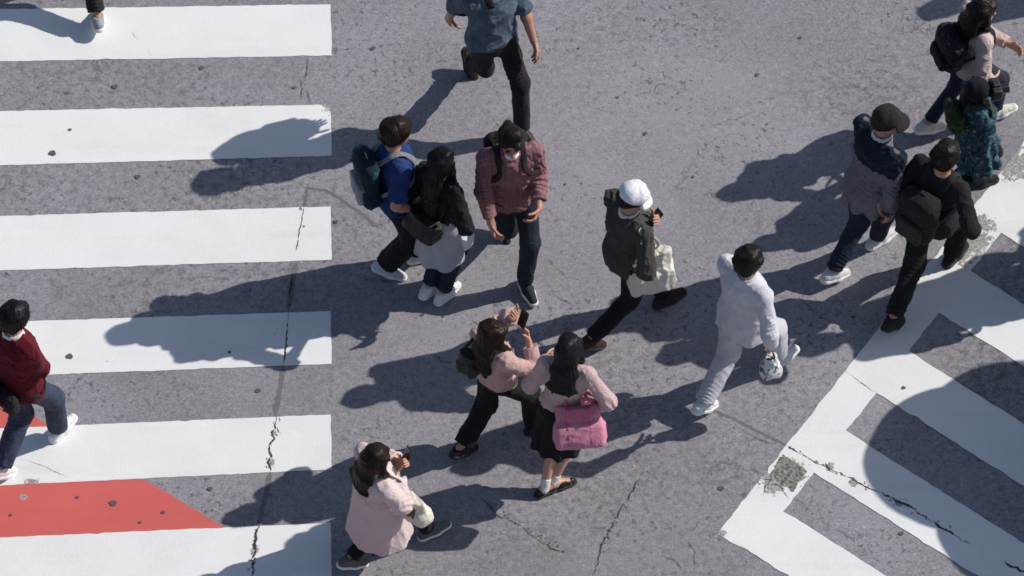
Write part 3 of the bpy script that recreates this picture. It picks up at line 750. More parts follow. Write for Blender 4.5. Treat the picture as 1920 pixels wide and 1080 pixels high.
# ------------------------------------------------------------------ road
def near(nt, co, spots):
    """1 at each worn place, falling to 0 at its radius (metres)"""
    o = None
    for (x, y, r) in spots:
        n = nt.nodes.new('ShaderNodeVectorMath'); n.operation = 'DISTANCE'; nt.links.new(co, n.inputs[0]); n.inputs[1].default_value = tuple(P(x, y, 0))
        v = math_(nt, 'MAXIMUM', math_(nt, 'SUBTRACT', 1.0, math_(nt, 'DIVIDE', n.outputs['Value'], r)), 0.0)
        o = v if o is None else math_(nt, 'MAXIMUM', o, v)
    return o
def asphalt():
    m, nt, b = new_mat('asphalt'); co = objco(nt)
    grit = noise(nt, co, 62, 5, .75); fine = noise(nt, co, 190, 3, .7); mid = noise(nt, co, 6, 5, .6); big = noise(nt, co, .55, 4, .55); tint = noise(nt, co, 1.1, 3, .5)
    c = mixc(nt, ramp(nt, grit, [(.33, 0), (.5, .45), (.68, 1)]), (.135, .130, .150), (.345, .335, .365))
    clump = noise(nt, co, 30, 4, .65); c = mixc(nt, ramp(nt, clump, [(.30, .85), (.47, .0), (.6, 0), (.72, .0)]), c, (.10, .097, .112))
    c = mixc(nt, ramp(nt, noise(nt, co, 44, 3, .6), [(.55, 0), (.70, .75)]), c, (.40, .39, .42))
    st = nt.nodes.new('ShaderNodeTexVoronoi'); st.inputs['Scale'].default_value = 78; nt.links.new(co, st.inputs['Vector'])
    sg_ = nt.nodes.new('ShaderNodeSeparateColor'); nt.links.new(st.outputs['Color'], sg_.inputs[0])
    c = mixc(nt, .42, c, mixc(nt, ramp(nt, sg_.outputs[0], [(.0, 0), (.25, .3), (.75, .6), (1, 1)]), (.085, .083, .092), (.46, .45, .465)))
    c = mixc(nt, .30, c, mixc(nt, ramp(nt, fine, [(.35, 0), (.65, 1)]), (.11, .105, .12), (.40, .39, .415)))
    c = mixc(nt, ramp(nt, mid, [(.3, .0), (.75, .34)]), c, (.18, .175, .195))
    c = mixc(nt, 1.0, c, ramp(nt, big, [(.3, .86), (.7, 1.14)]), 'MULTIPLY')
    c = mixc(nt, ramp(nt, tint, [(.45, 0), (.72, .2)]), c, (.235, .227, .272))
    c = mixc(nt, ramp(nt, noise(nt, co, .9, 5, .6), [(.55, 0), (.72, .3)]), c, (.175, .17, .155))
    # rougher, more open patches of surface and a few wide stains
    open_ = ramp(nt, noise(nt, co, .42, 4, .55, .4), [(.42, 0), (.62, 1)])
    c = mixc(nt, math_(nt, 'MULTIPLY', open_, ramp(nt, noise(nt, co, 17, 5, .7), [(.40, .75), (.52, 0)])), c, (.125, .122, .135))
    c = mixc(nt, math_(nt, 'MULTIPLY', open_, ramp(nt, noise(nt, co, 23, 4, .7), [(.56, 0), (.68, .5)])), c, (.40, .395, .41))
    c = mixc(nt, ramp(nt, noise(nt, co, .33, 5, .62, .8), [(.52, 0), (.7, .32)]), c, (.16, .155, .155))
    c = mixc(nt, math_(nt, 'MULTIPLY', ramp(nt, near(nt, co, ((1130, 300, 1.3), (1300, 210, 1.1), (900, 640, .9))), [(.1, 0), (.6, 1)]), ramp(nt, noise(nt, co, 3, 4, .6), [(.35, .1), (.65, .45)])), c, (.285, .28, .298))
    # dark pits where stones have come out, in patches
    pit = math_(nt, 'MULTIPLY', ramp(nt, noise(nt, co, 21, 3, .6), [(.57, 0), (.66, 1)]), ramp(nt, noise(nt, co, 1.3, 3), [(.40, 0), (.6, .8)]))
    c = mixc(nt, pit, c, (.085, .082, .092))
    # hairline cracks
    vo = nt.nodes.new('ShaderNodeTexVoronoi'); vo.feature = 'DISTANCE_TO_EDGE'; vo.inputs['Scale'].default_value = 1.15
    dn = nt.nodes.new('ShaderNodeTexNoise'); dn.inputs['Scale'].default_value = 2.6; dn.inputs['Detail'].default_value = 7; dn.inputs['Roughness'].default_value = .68; nt.links.new(co, dn.inputs['Vector'])
    nt.links.new(mixc(nt, .42, co, dn.outputs['Color']), vo.inputs['Vector'])
    cr = math_(nt, 'MULTIPLY', ramp(nt, vo.outputs['Distance'], [(.0, 1), (.007, 0)]), ramp(nt, noise(nt, co, .8, 3), [(.48, 0), (.62, .75)]))
    c = mixc(nt, cr, c, (.05, .048, .052))
    c = mixc(nt, 1.0, c, (1.13, 1.125, 1.12), 'MULTIPLY')
    nt.links.new(c, b.inputs['Base Color']); b.inputs['Roughness'].default_value = .92; b.inputs['Specular IOR Level'].default_value = .2
    h = math_(nt, 'ADD', math_(nt, 'MULTIPLY', grit, 1.0), math_(nt, 'ADD', math_(nt, 'MULTIPLY', fine, .5), math_(nt, 'MULTIPLY', pit, -.8)))
    bump(nt, b, h, .5, .006); return m
def paint(col, dark, wear=.5, spots=()):
    m, nt, b = new_mat('road_paint'); co = objco(nt)
    c = mixc(nt, ramp(nt, noise(nt, co, 2.2, 5, .6), [(.3, 0), (.75, 1)]), col, tuple(x * .93 for x in col))
    c = mixc(nt, ramp(nt, noise(nt, co, 70, 4, .7), [(.62, 0), (.8, .35 * wear)]), c, dark)
    c = mixc(nt, math_(nt, 'MULTIPLY', ramp(nt, noise(nt, co, 1.1, 6, .7, .6), [(.48, 0), (.72, .22)]), ramp(nt, noise(nt, co, 26, 5, .75), [(.35, .25), (.65, 1)])), c, tuple(x * .45 + y * .3 for x, y in zip(col, dark)))
    sc_ = math_(nt, 'MULTIPLY', ramp(nt, noise(nt, co, 17, 6, .75, .8), [(.66, 0), (.71, .8)]), ramp(nt, noise(nt, co, .7, 4), [(.5, 0), (.66, wear)]))
    c = mixc(nt, sc_, c, dark)
    mp = nt.nodes.new('ShaderNodeMapping'); mp.inputs['Rotation'].default_value = (0, 0, 1.35); mp.inputs['Scale'].default_value = (.35, 5, 1); nt.links.new(co, mp.inputs[0])
    ty = math_(nt, 'MULTIPLY', ramp(nt, noise(nt, mp.outputs[0], 1.0, 5, .6), [(.55, 0), (.72, .16 + .1 * wear)]), ramp(nt, noise(nt, co, 40, 4, .7), [(.3, .3), (.65, 1)]))
    c = mixc(nt, ty, c, tuple(x * .4 + y * .3 for x, y in zip(col, dark)))
    if spots:
        f = math_(nt, 'ADD', math_(nt, 'MULTIPLY', near(nt, co, spots), .34), math_(nt, 'ADD', math_(nt, 'MULTIPLY', noise(nt, co, 24, 8, .72), .75), math_(nt, 'MULTIPLY', noise(nt, co, 7, 4, .6), .25)))
        bare = ramp(nt, f, [(.655, 0), (.685, 1)])
        agg = mixc(nt, ramp(nt, noise(nt, co, 62, 4, .75), [(.36, 0), (.64, 1)]), (.17, .165, .155), (.47, .46, .44))
        c = mixc(nt, bare, c, agg)
    nt.links.new(c, b.inputs['Base Color']); b.inputs['Roughness'].default_value = .8; b.inputs['Specular IOR Level'].default_value = .25
    bump(nt, b, math_(nt, 'ADD', noise(nt, co, 60, 4, .7), noise(nt, co, 180, 2)), .35, .004); return m
M_ASPH = asphalt(); M_WHITE = paint((.79, .79, .785), (.24, .235, .24), .6, ((1822, 452, .26), (1800, 478, .17), (1838, 420, .17), (1905, 312, .26), (1892, 285, .2), (1482, 888, .2), (1452, 905, .17), (1352, 1002, .08), (516, 815, .05), (509, 868, .055), (1556, 874, .07), (478, 1030, .06), (1600, 905, .06), (1690, 945, .07), (622, 198, .12), (60, 905, .08))); M_RED = paint((.62, .127, .115), (.20, .11, .10), 1.8, ((44, 932, .05),))
M_CRACK = plain((.062, .058, .058), .95, .1, name='crack_filler', var=.5); M_SEAL = plain((.16, .152, .158), .9, .15, name='joint_seal', var=.35); M_GUM = plain((.11, .10, .098), .8, .2, name='trodden_gum', var=.3)
def flat_poly(name, px, z, mat, jit=.004, step=.05, kind='structure'):
    pts = [P(x, y, z) for x, y in px]; V = []
    for i, p in enumerate(pts):
        q = pts[(i + 1) % len(pts)]; n = max(1, int(np.linalg.norm(q - p) / step)); d = nrm(q - p); s = V3(-d[1], d[0], 0)
        for t in range(n):
            w = 0 if t == 0 else rng.normal() * jit * (2.2 if rng.rand() < .08 else 1)
            V.append(p + (q - p) * t / n + s * w)
    o = mesh_obj(name, V, [tuple(range(len(V)))], mat, None, False)
    if np.cross(V[len(V) // 3][:2] - V[0][:2], V[2 * len(V) // 3][:2] - V[0][:2]) < 0: o.data.flip_normals()
    return tag(o, kind=kind)
def sheet(name, size, z, mat):
    o = mesh_obj(name, [(-size, -size, z), (size, -size, z), (size, size, z), (-size, size, z)], [(0, 1, 2, 3)], mat, None, False); return tag(o, kind='structure')
sheet('road', 900, 0, M_ASPH)
# left crossing: bars end on the same line at x = 620
rows = [(-190, -192, -88, -90), (17, 8, 115, 104), (208, 196, 310, 292), (405, 387, 507, 487), (604, 583, 706, 682), (803, 777, 910, 880), (1008, 980, 1118, 1085), (1222, 1190, 1332, 1296)]
for a, b_, c, d in rows:
    e = -1.9   # the bars run on far past the left edge of the frame
    f = lambda l, r: l + (l - r) * 1.9
    flat_poly('crosswalk_bar', [(-1180, f(a, b_)), (620, b_), (622, d), (-1180, f(c, d))], .003, M_WHITE, .0016)
flat_poly('red_lane_surface', [(-1400, -75), (0, 742), (268, 897), (424, 990), (600, 1110), (900, 1320), (-1400, 1320)], .0015, M_RED, .003)
# right crossing: a band with bars running off it to the lower right
T0 = np.array((1643., 736.)); DP = np.array((-117., 150.)); LW = np.array((-56.5, 72.)); SD = np.array((277., 175.)) * 6; OB = np.array((-62., -44.))
inn = lambda t: T0 + DP * t
out = lambda t: inn(t) + OB + (np.array((-2., 1.)) * t)
flat_poly('crosswalk_edge_band', [out(-9), inn(-9), inn(2.0), (1347, 1003), (1340, 1007)], .003, M_WHITE, .003)
for i in range(-8, 5):
    p = inn(i) + LW + np.array((1.2, .9)) * (i > 2); q = inn(i + 1)
    if i >= 1: q = q - np.array((0, 0))
    flat_poly('crosswalk_bar', [p - SD * .02, p + SD, q + SD, q - SD * .02], .0036, M_WHITE, .0025)
# worn places in the paint where the asphalt shows again
def blotch(name, c, rx, ry, z, mat, n=26, rough=.35, rot=0.):
    pts = []
    ph = rng.uniform(0, 6, 4)
    for j in range(n):
        a = 2 * math.pi * j / n; r = 1 + rough * (.5 * math.sin(3 * a + ph[0]) + .35 * math.sin(5 * a + ph[1]) + .3 * math.sin(9 * a + ph[2])) * .7
        x, y = rx * r * math.cos(a), ry * r * math.sin(a); pts.append((c[0] + x * math.cos(rot) - y * math.sin(rot), c[1] + x * math.sin(rot) + y * math.cos(rot)))
    return [P(x, y, z) for x, y in pts]
def merged(name, polys, mat):
    V = []; F = []
    for p in polys:
        p = np.array(p); ar = np.sum(p[:, 0] * np.roll(p[:, 1], -1) - p[:, 1] * np.roll(p[:, 0], -1))
        if ar < 0: p = p[::-1]
        F.append(tuple(range(len(V), len(V) + len(p)))); V += list(p)
    return tag(mesh_obj(name, V, F, mat, None, False), kind='structure')
def crumbs(c, sx, sy, n, rot, z=.0042, r=(3, 12)):
    o = []
    for i in range(n):
        x, y = rng.normal(size=2) * .5; x *= sx; y *= sy
        o.append(blotch('', (c[0] + x * math.cos(rot) - y * math.sin(rot), c[1] + x * math.sin(rot) + y * math.cos(rot)), rng.uniform(*r), rng.uniform(*r) * .6, z, None, 12, .7, rng.uniform(0, 3)))
    return o
worn = [[P(x, y, .0040) for x, y in ((1466, 853), (1492, 866), (1513, 884), (1500, 900), (1488, 922), (1470, 912), (1448, 893), (1452, 872))]]
for c in ((60, 920), (170, 935), (330, 930), (430, 925)): pass
M_WORN, nt, b = new_mat('bared_asphalt'); co = objco(nt)
nt.links.new(mixc(nt, ramp(nt, noise(nt, co, 48, 4, .7), [(.38, 0), (.66, 1)]), (.075, .072, .066), (.36, .345, .32)), b.inputs['Base Color']); b.inputs['Roughness'].default_value = .95; bump(nt, b, noise(nt, co, 60, 4, .7), .6, .006)
def ragged(poly):
    o = []
    for p, q in zip(poly, poly[1:] + poly[:1]):
        n = max(2, int(np.linalg.norm(q - p) / .012))
        for t in range(n): o.append(p + (q - p) * t / n + np.array([*(rng.normal(size=2) * .005), 0]))
    return o
worn = [ragged(w) for w in worn]
for i, w in enumerate(worn):
    for p in w: p[2] += .000012 * i
merged('worn_paint', worn, M_WORN)
# cracks and joints
def crack(px, w, jit, z=.014, wv=.6):
    pts = [P(x, y, z)[:2] for x, y in px]; L = []
    for a, b_ in zip(pts[:-1], pts[1:]):
        n = max(2, int(np.linalg.norm(b_ - a) / .012))
        for t in range(n): L.append(a + (b_ - a) * t / n)
    L.append(pts[-1]); L = np.array(L); n = len(L); d = np.gradient(L, axis=0); d /= np.linalg.norm(d, axis=1, keepdims=True) + 1e-9; s = np.stack([-d[:, 1], d[:, 0]], 1)
    wob = np.cumsum(rng.normal(size=n)) ; wob -= np.linspace(wob[0], wob[-1], n); wob = wob / (np.abs(wob).max() + 1e-6) * jit + np.convolve(rng.normal(size=n + 2), np.ones(3) / 2, 'valid') * jit * .2
    L = L + s * wob[:, None]; rn = np.convolve(rng.normal(size=n + 8), np.ones(9) / 4, 'valid') + .5 * rng.normal(size=n); wd_ = .46 * w * (1 + wv * np.clip(rn, -1.5, 2.2)) * (1 - .85 * (np.convolve(rng.normal(size=n + 14), np.ones(15) / 4, 'valid') < -1.1) * (wv > .3)) * np.minimum(1, np.minimum(np.arange(n), n - 1 - np.arange(n)) / 4 + .15); wd_ = np.maximum(wd_, w * .12)
    V = [(*p, z) for p in L + s * wd_[:, None] / 2] + [(*p, z) for p in (L - s * wd_[:, None] / 2)[::-1]]
    q = [(i, i + 1, 2 * n - 2 - i, 2 * n - 1 - i) for i in range(n - 1)]
    return V, q
def cracks(name, lst, mat, z, wv=.6):
    V = []; F = []
    for i, (px, w, jit) in enumerate(lst):
        v, q = crack(px, w, jit, z + .00001 * i, wv); b0 = len(V); V += v; F += [tuple(b0 + j for j in reversed(f)) for f in q]
    return tag(mesh_obj(name, V, F, mat, None, False), kind='structure')
cracks('joint_seal', [([(578, 345), (563, 430), (548, 490)], .05, .004), ([(556, 492), (540, 580)], .09, .004), ([(533, 684), (516, 780)], .085, .006), ([(506, 884), (486, 980)], .075, .01), ([(1335, 768), (1400, 800), (1478, 836)], .05, .012),
                      ([(568, 350), (610, 358), (660, 388), (712, 428)], .05, .01)], M_SEAL, .0008, .12)
cracks('road_crack', [([(570, 388), (556, 470)], .008, .008), ([(548, 520), (541, 580), (531, 684)], .018, .008), ([(520, 780), (510, 835), (504, 884)], .026, .02), ([(484, 980), (474, 1040), (470, 1082)], .024, .02),
    ([(520, 800), (526, 815)], .01, .01), ([(577, 106), (574, 150), (581, 195)], .006, .01), ([(563, 145), (567, 185)], .006, .01),
    ([(1478, 836), (1535, 868), (1600, 900), (1650, 922)], .012, .012), ([(1650, 922), (1720, 962), (1770, 992), (1820, 1018)], .024, .02), ([(1882, 1050), (1905, 1062), (1935, 1080)], .02, .02), ([(1548, 868), (1560, 884)], .03, .008), ([(1752, 980), (1764, 990)], .035, .006),
    ([(1200, 898), (1182, 935), (1150, 985), (1128, 1020), (1112, 1080)], .013, .022), ([(1150, 985), (1118, 1000), (1105, 1030)], .007, .02), ([(905, 935), (940, 965), (980, 985), (1035, 1030), (1060, 1034)], .010, .02), ([(1240, 1040), (1262, 1050), (1280, 1070)], .008, .012),
    ([(1000, 478), (1030, 486), (1058, 512), (1070, 530)], .008, .01), ([(1020, 530), (1045, 550), (1075, 575)], .008, .018), ([(1085, 560), (1098, 600)], .005, .015), ([(1440, 545), (1475, 560), (1500, 556)], .006, .012),
    ([(1590, 640), (1630, 615), (1655, 590)], .006, .01), ([(1450, 880), (1442, 905), (1432, 930)], .009, .014), ([(1442, 905), (1465, 915), (1480, 935)], .008, .012), ([(1425, 895), (1450, 900)], .009, .008), ([(1581, 692), (1640, 735)], .005, .004), ([(1500, 945), (1560, 985), (1600, 1010)], .005, .012),
    ([(1340, 770), (1380, 800), (1440, 830), (1478, 838)], .006, .014), ([(50, 862), (130, 895)], .005, .008), ([(248, 60), (258, 72)], .006, .004), ([(278, 92), (283, 104)], .006, .003),
    ([(1500, 400), (1470, 420), (1462, 445)], .004, .02), ([(1330, 240), (1370, 228), (1420, 205)], .004, .02), ([(1560, 170), (1600, 160), (1640, 178)], .004, .02), ([(1200, 180), (1240, 160), (1300, 168)], .004, .02), ([(700, 985), (730, 1010), (760, 1012)], .005, .015), ([(1290, 1010), (1310, 1060)], .006, .015)], M_CRACK, .0056)
gum = []
for i, (x, y) in enumerate(((215, 162), (131, 243), (98, 287), (130, 668), (484, 732), (394, 916), (212, 943), (263, 979), (1600, 594), (1352, 915), (258, 331), (378, 127), (552, 164), (1300, 331), (1060, 345), (832, 592), (792, 590), (630, 415), (1158, 182), (1012, 640), (20, 965), (145, 932), (306, 960), (1694, 727), (1520, 610), (845, 985), (700, 1040), (1690, 1000), (430, 660), (1420, 140), (1210, 250), (1085, 90), (1500, 70), (700, 90), (660, 300))):
    r = rng.uniform(3.2, 7.5) if i < 12 else rng.uniform(2.5, 5); gum.append(blotch('', (x, y), r, r * .72, .0062 + .00001 * i, None, 14, .3))
merged('trodden_gum', gum, M_GUM)
# chips broken from the paint along the two long cracks
chips = []
for path, n in ((((520, 780), (510, 835), (504, 884)), 14), (((484, 980), (474, 1040), (470, 1082)), 12), (((1478, 836), (1535, 868), (1600, 900), (1650, 922), (1720, 962), (1820, 1018)), 34), (((570, 388), (556, 470)), 3), (((1200, 898), (1150, 985), (1112, 1080)), 22), (((905, 935), (980, 985), (1060, 1034)), 18)):
    path = [np.array(p, float) for p in path]
    for i in range(n):
        t = rng.uniform(0, len(path) - 1.001); j = int(t); p = path[j] + (path[j + 1] - path[j]) * (t - j) + rng.normal(size=2) * 3.2
        chips.append(blotch('', p, rng.uniform(1, 3.6), rng.uniform(.8, 2.6), .0050 + .000006 * len(chips), None, 9, .8, rng.uniform(0, 3)))
merged('broken_paint', chips, M_WORN)
# ------------------------------------------------------------------ the crowd (pixels are places on the photograph)
W_SOLE = plain((.75, .75, .74), .7, .3, name='rubber'); D_SOLE = plain((.03, .03, .03), .7, .3, name='rubber')
def lea(c, r=.45): return plain(c, r, .4, name='leather')
SNK_W = ('sneaker', fabric((.72, .72, .74), .7, .08), W_SOLE, .03); SNK_D = ('sneaker', fabric((.03, .03, .035), .7), W_SOLE, .028)
SNK_K = ('sneaker', fabric((.02, .02, .022), .7), D_SOLE, .026); BLACKF = fabric((.014, .014, .016)); BLACK2 = fabric((.022, .021, .023), .8)
HB = hairmat((.012, .009, .008)); HBR = hairmat((.014, .009, .007)); HBK = hairmat((.007, .007, .008))

# man in the dark red sweater, left edge
A = person('man in dark red sweater and blue jeans striding away at the left edge', 1.70, 43, (48, 850), (118, 800, 8, -4), (6, 884, 0, 32), head=(27, 597), hd=(0, 5, 0),
    rh=((-.06, .14, .95, 0), (1, -.1, -.2), (-.3, .2, -1), (-.9, 0, -.5)), lh=((-22, 735, .95), (-1, -.5, 0)), seed=3,
    top=dict(name='sweater', mat=fabric((.105, .010, .017), .95, .12), sleeve=1.95, hem=.06, amp=.006, off=.024, collar=fabric((.7, .7, .7))), legs=dict(mat=denim((.022, .030, .055), .8), len=.95, r=(.094, .078, .070)), shoes=('sneaker', fabric((.7, .7, .71)), W_SOLE, .032), hair=dict(style='short', mat=HBK, t=.03))
# person at the top left, only a leg in the frame
B = person('person in black trousers at the top left, only a lower leg in view', 1.70, 98, (172, -40), (160, -125, 0, -5), (183, 36, 0, 22), seed=4,
    top=dict(name='shirt', mat=fabric((.2, .2, .22)), hem=.08), legs=dict(mat=BLACK2, r=(.09, .07, .062), len=.9), shoes=('sneaker', fabric((.32, .33, .36)), W_SOLE, .03), hair=dict(style='short', mat=HBK))
# denim shirt man, head above the frame
C = person('man in blue denim shirt and dark trousers walking forward at the top edge', 1.76, -58, (922, 208), (884, 124, -6, 58), (987, 258, 4, -4), head=(925, -52), hd=(0, 10, 0), seed=5, lean=(0, .05), twist=8,
    rh=((843, 32, .90), (.25, -1, .1), (0, 1, 0)), lh=((1001, 78, .86), (-.5, -1, 0), (0, 1, 0)), tone=(.42, .22, .15),
    top=dict(name='denim_shirt', mat=denim((.042, .060, .084), 1.0), sleeve=1.08, hem=.02, amp=.007, off=.026), legs=dict(mat=fabric((.022, .020, .022), .85, .35), belt=lea((.02, .014, .02)), r=(.082, .064, .054), amp=.008), shoes=('dress', lea((.02, .016, .015)), D_SOLE, .022), hair=dict(style='short', mat=HB))
# plaid shirt man with the mask
D = person('man in red plaid shirt with white face mask walking towards the viewer', 1.67, -74, (960, 495), (946, 428, 0, 48), (990, 544, 6, -3), head=(957, 266), hd=(-6, 8, 0), seed=6, twist=-6,
    rh=((921, 425, .80), (.8, -1, 0), (0, 1, 0)), lh=((1010, 392, .97), (-.35, -1, 0), (0, .6, .8), (.8, .3, -.3)), tone=(.42, .21, .15), mask=(fabric((.72, .72, .70), .9, .06), -.068),
    top=dict(name='plaid_shirt', mat=plaid((.27, .125, .135), (.145, .07, .08), (.48, .32, .33)), sleeve=1.75, hem=.1, amp=.008, off=.02, slo=.018, collar=fabric((.26, .10, .11))), legs=dict(mat=denim((.012, .017, .026), .4), r=(.088, .07, .06)), shoes=SNK_D, hair=dict(style='short', mat=HB, t=.013), curl=.9)
# blue t-shirt man with the teal pack
E = person('man in blue t-shirt and black trousers with short brown hair and white trainers', 1.62, 18, (746, 502), (732, 508, -34, 12), (796, 478, 0, 0), head=(743, 250), hd=(8, 6, 0), seed=7, build=1.05,
    rh=((776, 392, .88), (.7, -1, 0), (0, 1, 0)), lh=((800, 372, .88), (-1, -.7, 0)), tone=(.42, .23, .16),
    top=dict(name='t_shirt', mat=fabric((.018, .040, .150), .85), sleeve=.82, hem=.03, off=.022, slo=.02, amp=.008), legs=dict(mat=BLACKF, r=(.105, .095, .085), len=.92, amp=.008), shoes=('sneaker', fabric((.55, .56, .6), .8, .1), W_SOLE, .03), hair=dict(style='short', mat=HBR, t=.03))
# girl with long black hair
F = person('young woman with long black hair, black top and pale grey long shirt tails', 1.52, 48, (830, 536), (840, 547, 0, 0), (812, 538, 0, 8), head=(829, 306), hd=(0, 6, 0), fem=True, seed=8,
    rh=((864, 412, .90), (1, -.6, 0), (0, 1, 0)), lh=((796, 408, .80), (-1, -.6, 0)),
    top=dict(name='black_top', mat=BLACKF, sleeve=1.1, hem=.0, off=.018, slo=.02, amp=.007), legs=dict(mat=denim((.012, .018, .034), .3), r=(.08, .066, .058), len=.93), skirt=dict(name='long_shirt_tails', mat=fabric((.42, .42, .46), .9, .1), z=.44, r=.205, n=7, pleat=.01), shoes=SNK_W, hair=dict(style='long', mat=HBK, len=.27, w=.085, t=.014))
# white cap man
G = person('man in white cap and charcoal jacket looking at the phone in his hands', 1.68, 32, (1174, 606), (1112, 644, 0, 34), (1256, 556, 0, 0), head=(1186, 372), hd=(-12, 26, 0), seed=9, twist=4,
    rh=((1212, 440, 1.16), (.9, -.6, -.4), (-.3, .3, 1)), lh=((1222, 412, 1.24), (-1, -.3, -.6), (.5, .3, 1)), curl=.8,
    top=dict(name='jacket', mat=fabric((.058, .057, .054), .9), sleeve=1.75, hem=.1, off=.024, slo=.022, amp=.009, collar=fabric((.62, .62, .63))), legs=dict(mat=BLACKF, r=(.09, .07, .06)), shoes=('sneaker', fabric((.045, .024, .022)), D_SOLE, .028), hair=dict(style='short', mat=HB, t=.012), hat=dict(style='cap', mat=fabric((.74, .75, .80), 1.0, .05, sheen=0), puff=1.06, visor=.055))
# man all in white
H = person('man in pale lavender shirt and matching trousers with black hair', 1.68, 45, (1388, 722), (1470, 668, -4, -6), (1324, 760, 0, 28), head=(1405, 492), hd=(-4, 8, 0), seed=10,
    rh=((1446, 648, .80), (.9, -.7, 0), (0, 1, 0)), lh=((-.12, .15, .80, 0), (-.6, -1, 0), (0, 1, 0), (.2, 0, -1.2)),
    top=dict(name='long_shirt', mat=fabric((.56, .56, .61), .9, .05), sleeve=1.85, hem=.17, flare=.02, off=.02, slo=.012, amp=.0065, pleat=.006, collar=fabric((.52, .515, .60), .9, .06)), legs=dict(mat=fabric((.52, .515, .565), .9, .07), r=(.092, .078, .07), len=.98, amp=.008), shoes=('sneaker', fabric((.66, .66, .70), .8, .08), W_SOLE, .028), hair=dict(style='short', mat=HB, t=.018))
# woman holding up a phone
I = person('woman in pale pink sweater and black trousers with both hands raised', 1.51, 40, (934, 826), (1012, 792, 0, 0), (872, 842, 0, 20), head=(926, 627), hd=(-14, 14, 0), fem=True, seed=11, curl=.7,
    rh=((991, 640, 1.18), (.9, -.2, -.9), (-.4, .2, .9), (-.1, .1, .5)), lh=((962, 598, 1.38), (-.7, .4, -.9), (.4, .2, .9), (.1, .1, .5)), tone=(.50, .28, .19),
    top=dict(name='sweater', mat=fabric((.50, .335, .315), .95, .1), sleeve=1.8, hem=-.02, off=.028, slo=.016, amp=.006), legs=dict(mat=BLACKF, r=(.09, .082, .078), len=.93, rise=.03, off=.006, amp=.008), shoes=('dress', lea((.012, .012, .012)), D_SOLE, .03), hair=dict(style='long', mat=HBR, len=.17, w=.095, t=.016))
# woman with the pink bag
Jw = person('woman with dark shoulder length hair, pale pink knit top and black skirt', 1.57, 74, (1056, 893), (1050, 905, -58, 0), (1033, 911, -40, 0), head=(1068, 656), hd=(-10, 12, 0), fem=True, seed=12,
    rh=((1121, 762, .84), (1, -.5, 0), (0, 1, 0)), lh=((-.20, .20, 1.0, 0), (-.5, -.6, -1), (.3, .5, .8)), tone=(.52, .30, .21), socks=(fabric((.72, .70, .68)), .06),
    top=dict(name='knit_top', mat=fabric((.52, .375, .375), .95, .1), sleeve=1.85, hem=-.03, off=.022, slo=.016, amp=.006), skirt=dict(mat=BLACKF, z=.47, r=.20, n=9), shoes=('flat', lea((.012, .012, .012), .3), D_SOLE, .014), hair=dict(style='long', mat=hairmat((.010, .0095, .012)), len=.11, w=.095, t=.018))
# woman in the pink coat
L_ = person('woman in long pale pink coat with both hands lifted to her face', 1.52, 26, (712, 1034), (815, 992, 0, -8), (664, 1054, 0, 26), head=(706, 862), hd=(-6, 8, 0), fem=True, seed=13, curl=.75, build=1.08,
    rh=((742, 884, 1.02), (.9, -.2, -.8), (-.4, .3, .9), (0, .1, .6)), lh=((752, 868, 1.08), (-.9, 0, -.8), (.4, .3, .9), (0, .1, .6)), tone=(.50, .28, .19),
    top=dict(name='coat', mat=fabric((.62, .51, .505), .95, .05, big=5), sleeve=1.8, hem=.45, flare=.06, off=.036, slo=.03, amp=.006, pleat=.005, freq=26, collar=fabric((.6, .49, .49))), legs=dict(mat=BLACKF, r=(.08, .066, .058)), shoes=('sneaker', fabric((.12, .12, .12)), W_SOLE, .022), hair=dict(style='long', mat=HBR, len=.14, w=.10, t=.018))
# man with cap and two-tone jacket
Mv = person('man in dark cap and two tone navy and grey jacket with dark jeans', 1.69, 38, (1622, 492), (1654, 444, 0, 0), (1568, 514, 0, 22), head=(1664, 226), hd=(-30, 14, 0), seed=14,
    rh=((1667, 402, .78), (.9, -.6, 0), (0, 1, 0)), lh=((1650, 380, .9), (-1, -.5, 0), (0, 1, 0)), tone=(.40, .22, .15),
    top=dict(name='jacket', mat=fabric((.15, .14, .165), .8), sleeve=1.9, hem=.13, flare=.012, off=.026, slo=.022, amp=.008, collar=fabric((.6, .6, .58)), yoke=(fabric((.010, .016, .028), .8), .165)), legs=dict(mat=denim((.010, .015, .028), .4), r=(.088, .07, .06)), shoes=('sneaker', fabric((.6, .6, .62)), W_SOLE, .034), hair=dict(style='short', mat=HB, t=.012), hat=dict(style='cap', mat=fabric((.024, .022, .020), .9), visor=.062, puff=.97))
# black backpack man
Nb = person('man in black t-shirt and black trousers with short black hair', 1.70, 52, (1740, 532), (1792, 474, 0, 0), (1677, 604, 0, 30), head=(1775, 294), hd=(-6, 8, 0), seed=15, build=.95,
    rh=((1800, 392, 1.05), (1, -.7, -.3), (-.5, .8, .4)), lh=((1745, 372, 1.05), (-1, -.4, 0)), tone=(.48, .26, .17),
    top=dict(name='t_shirt', mat=fabric((.016, .016, .018), .85), sleeve=1.55, hem=.06, off=.021, slo=.012, amp=.006), legs=dict(mat=fabric((.017, .016, .016), .85), r=(.09, .074, .066), amp=.008), shoes=SNK_K, hair=dict(style='short', mat=HB, t=.018))
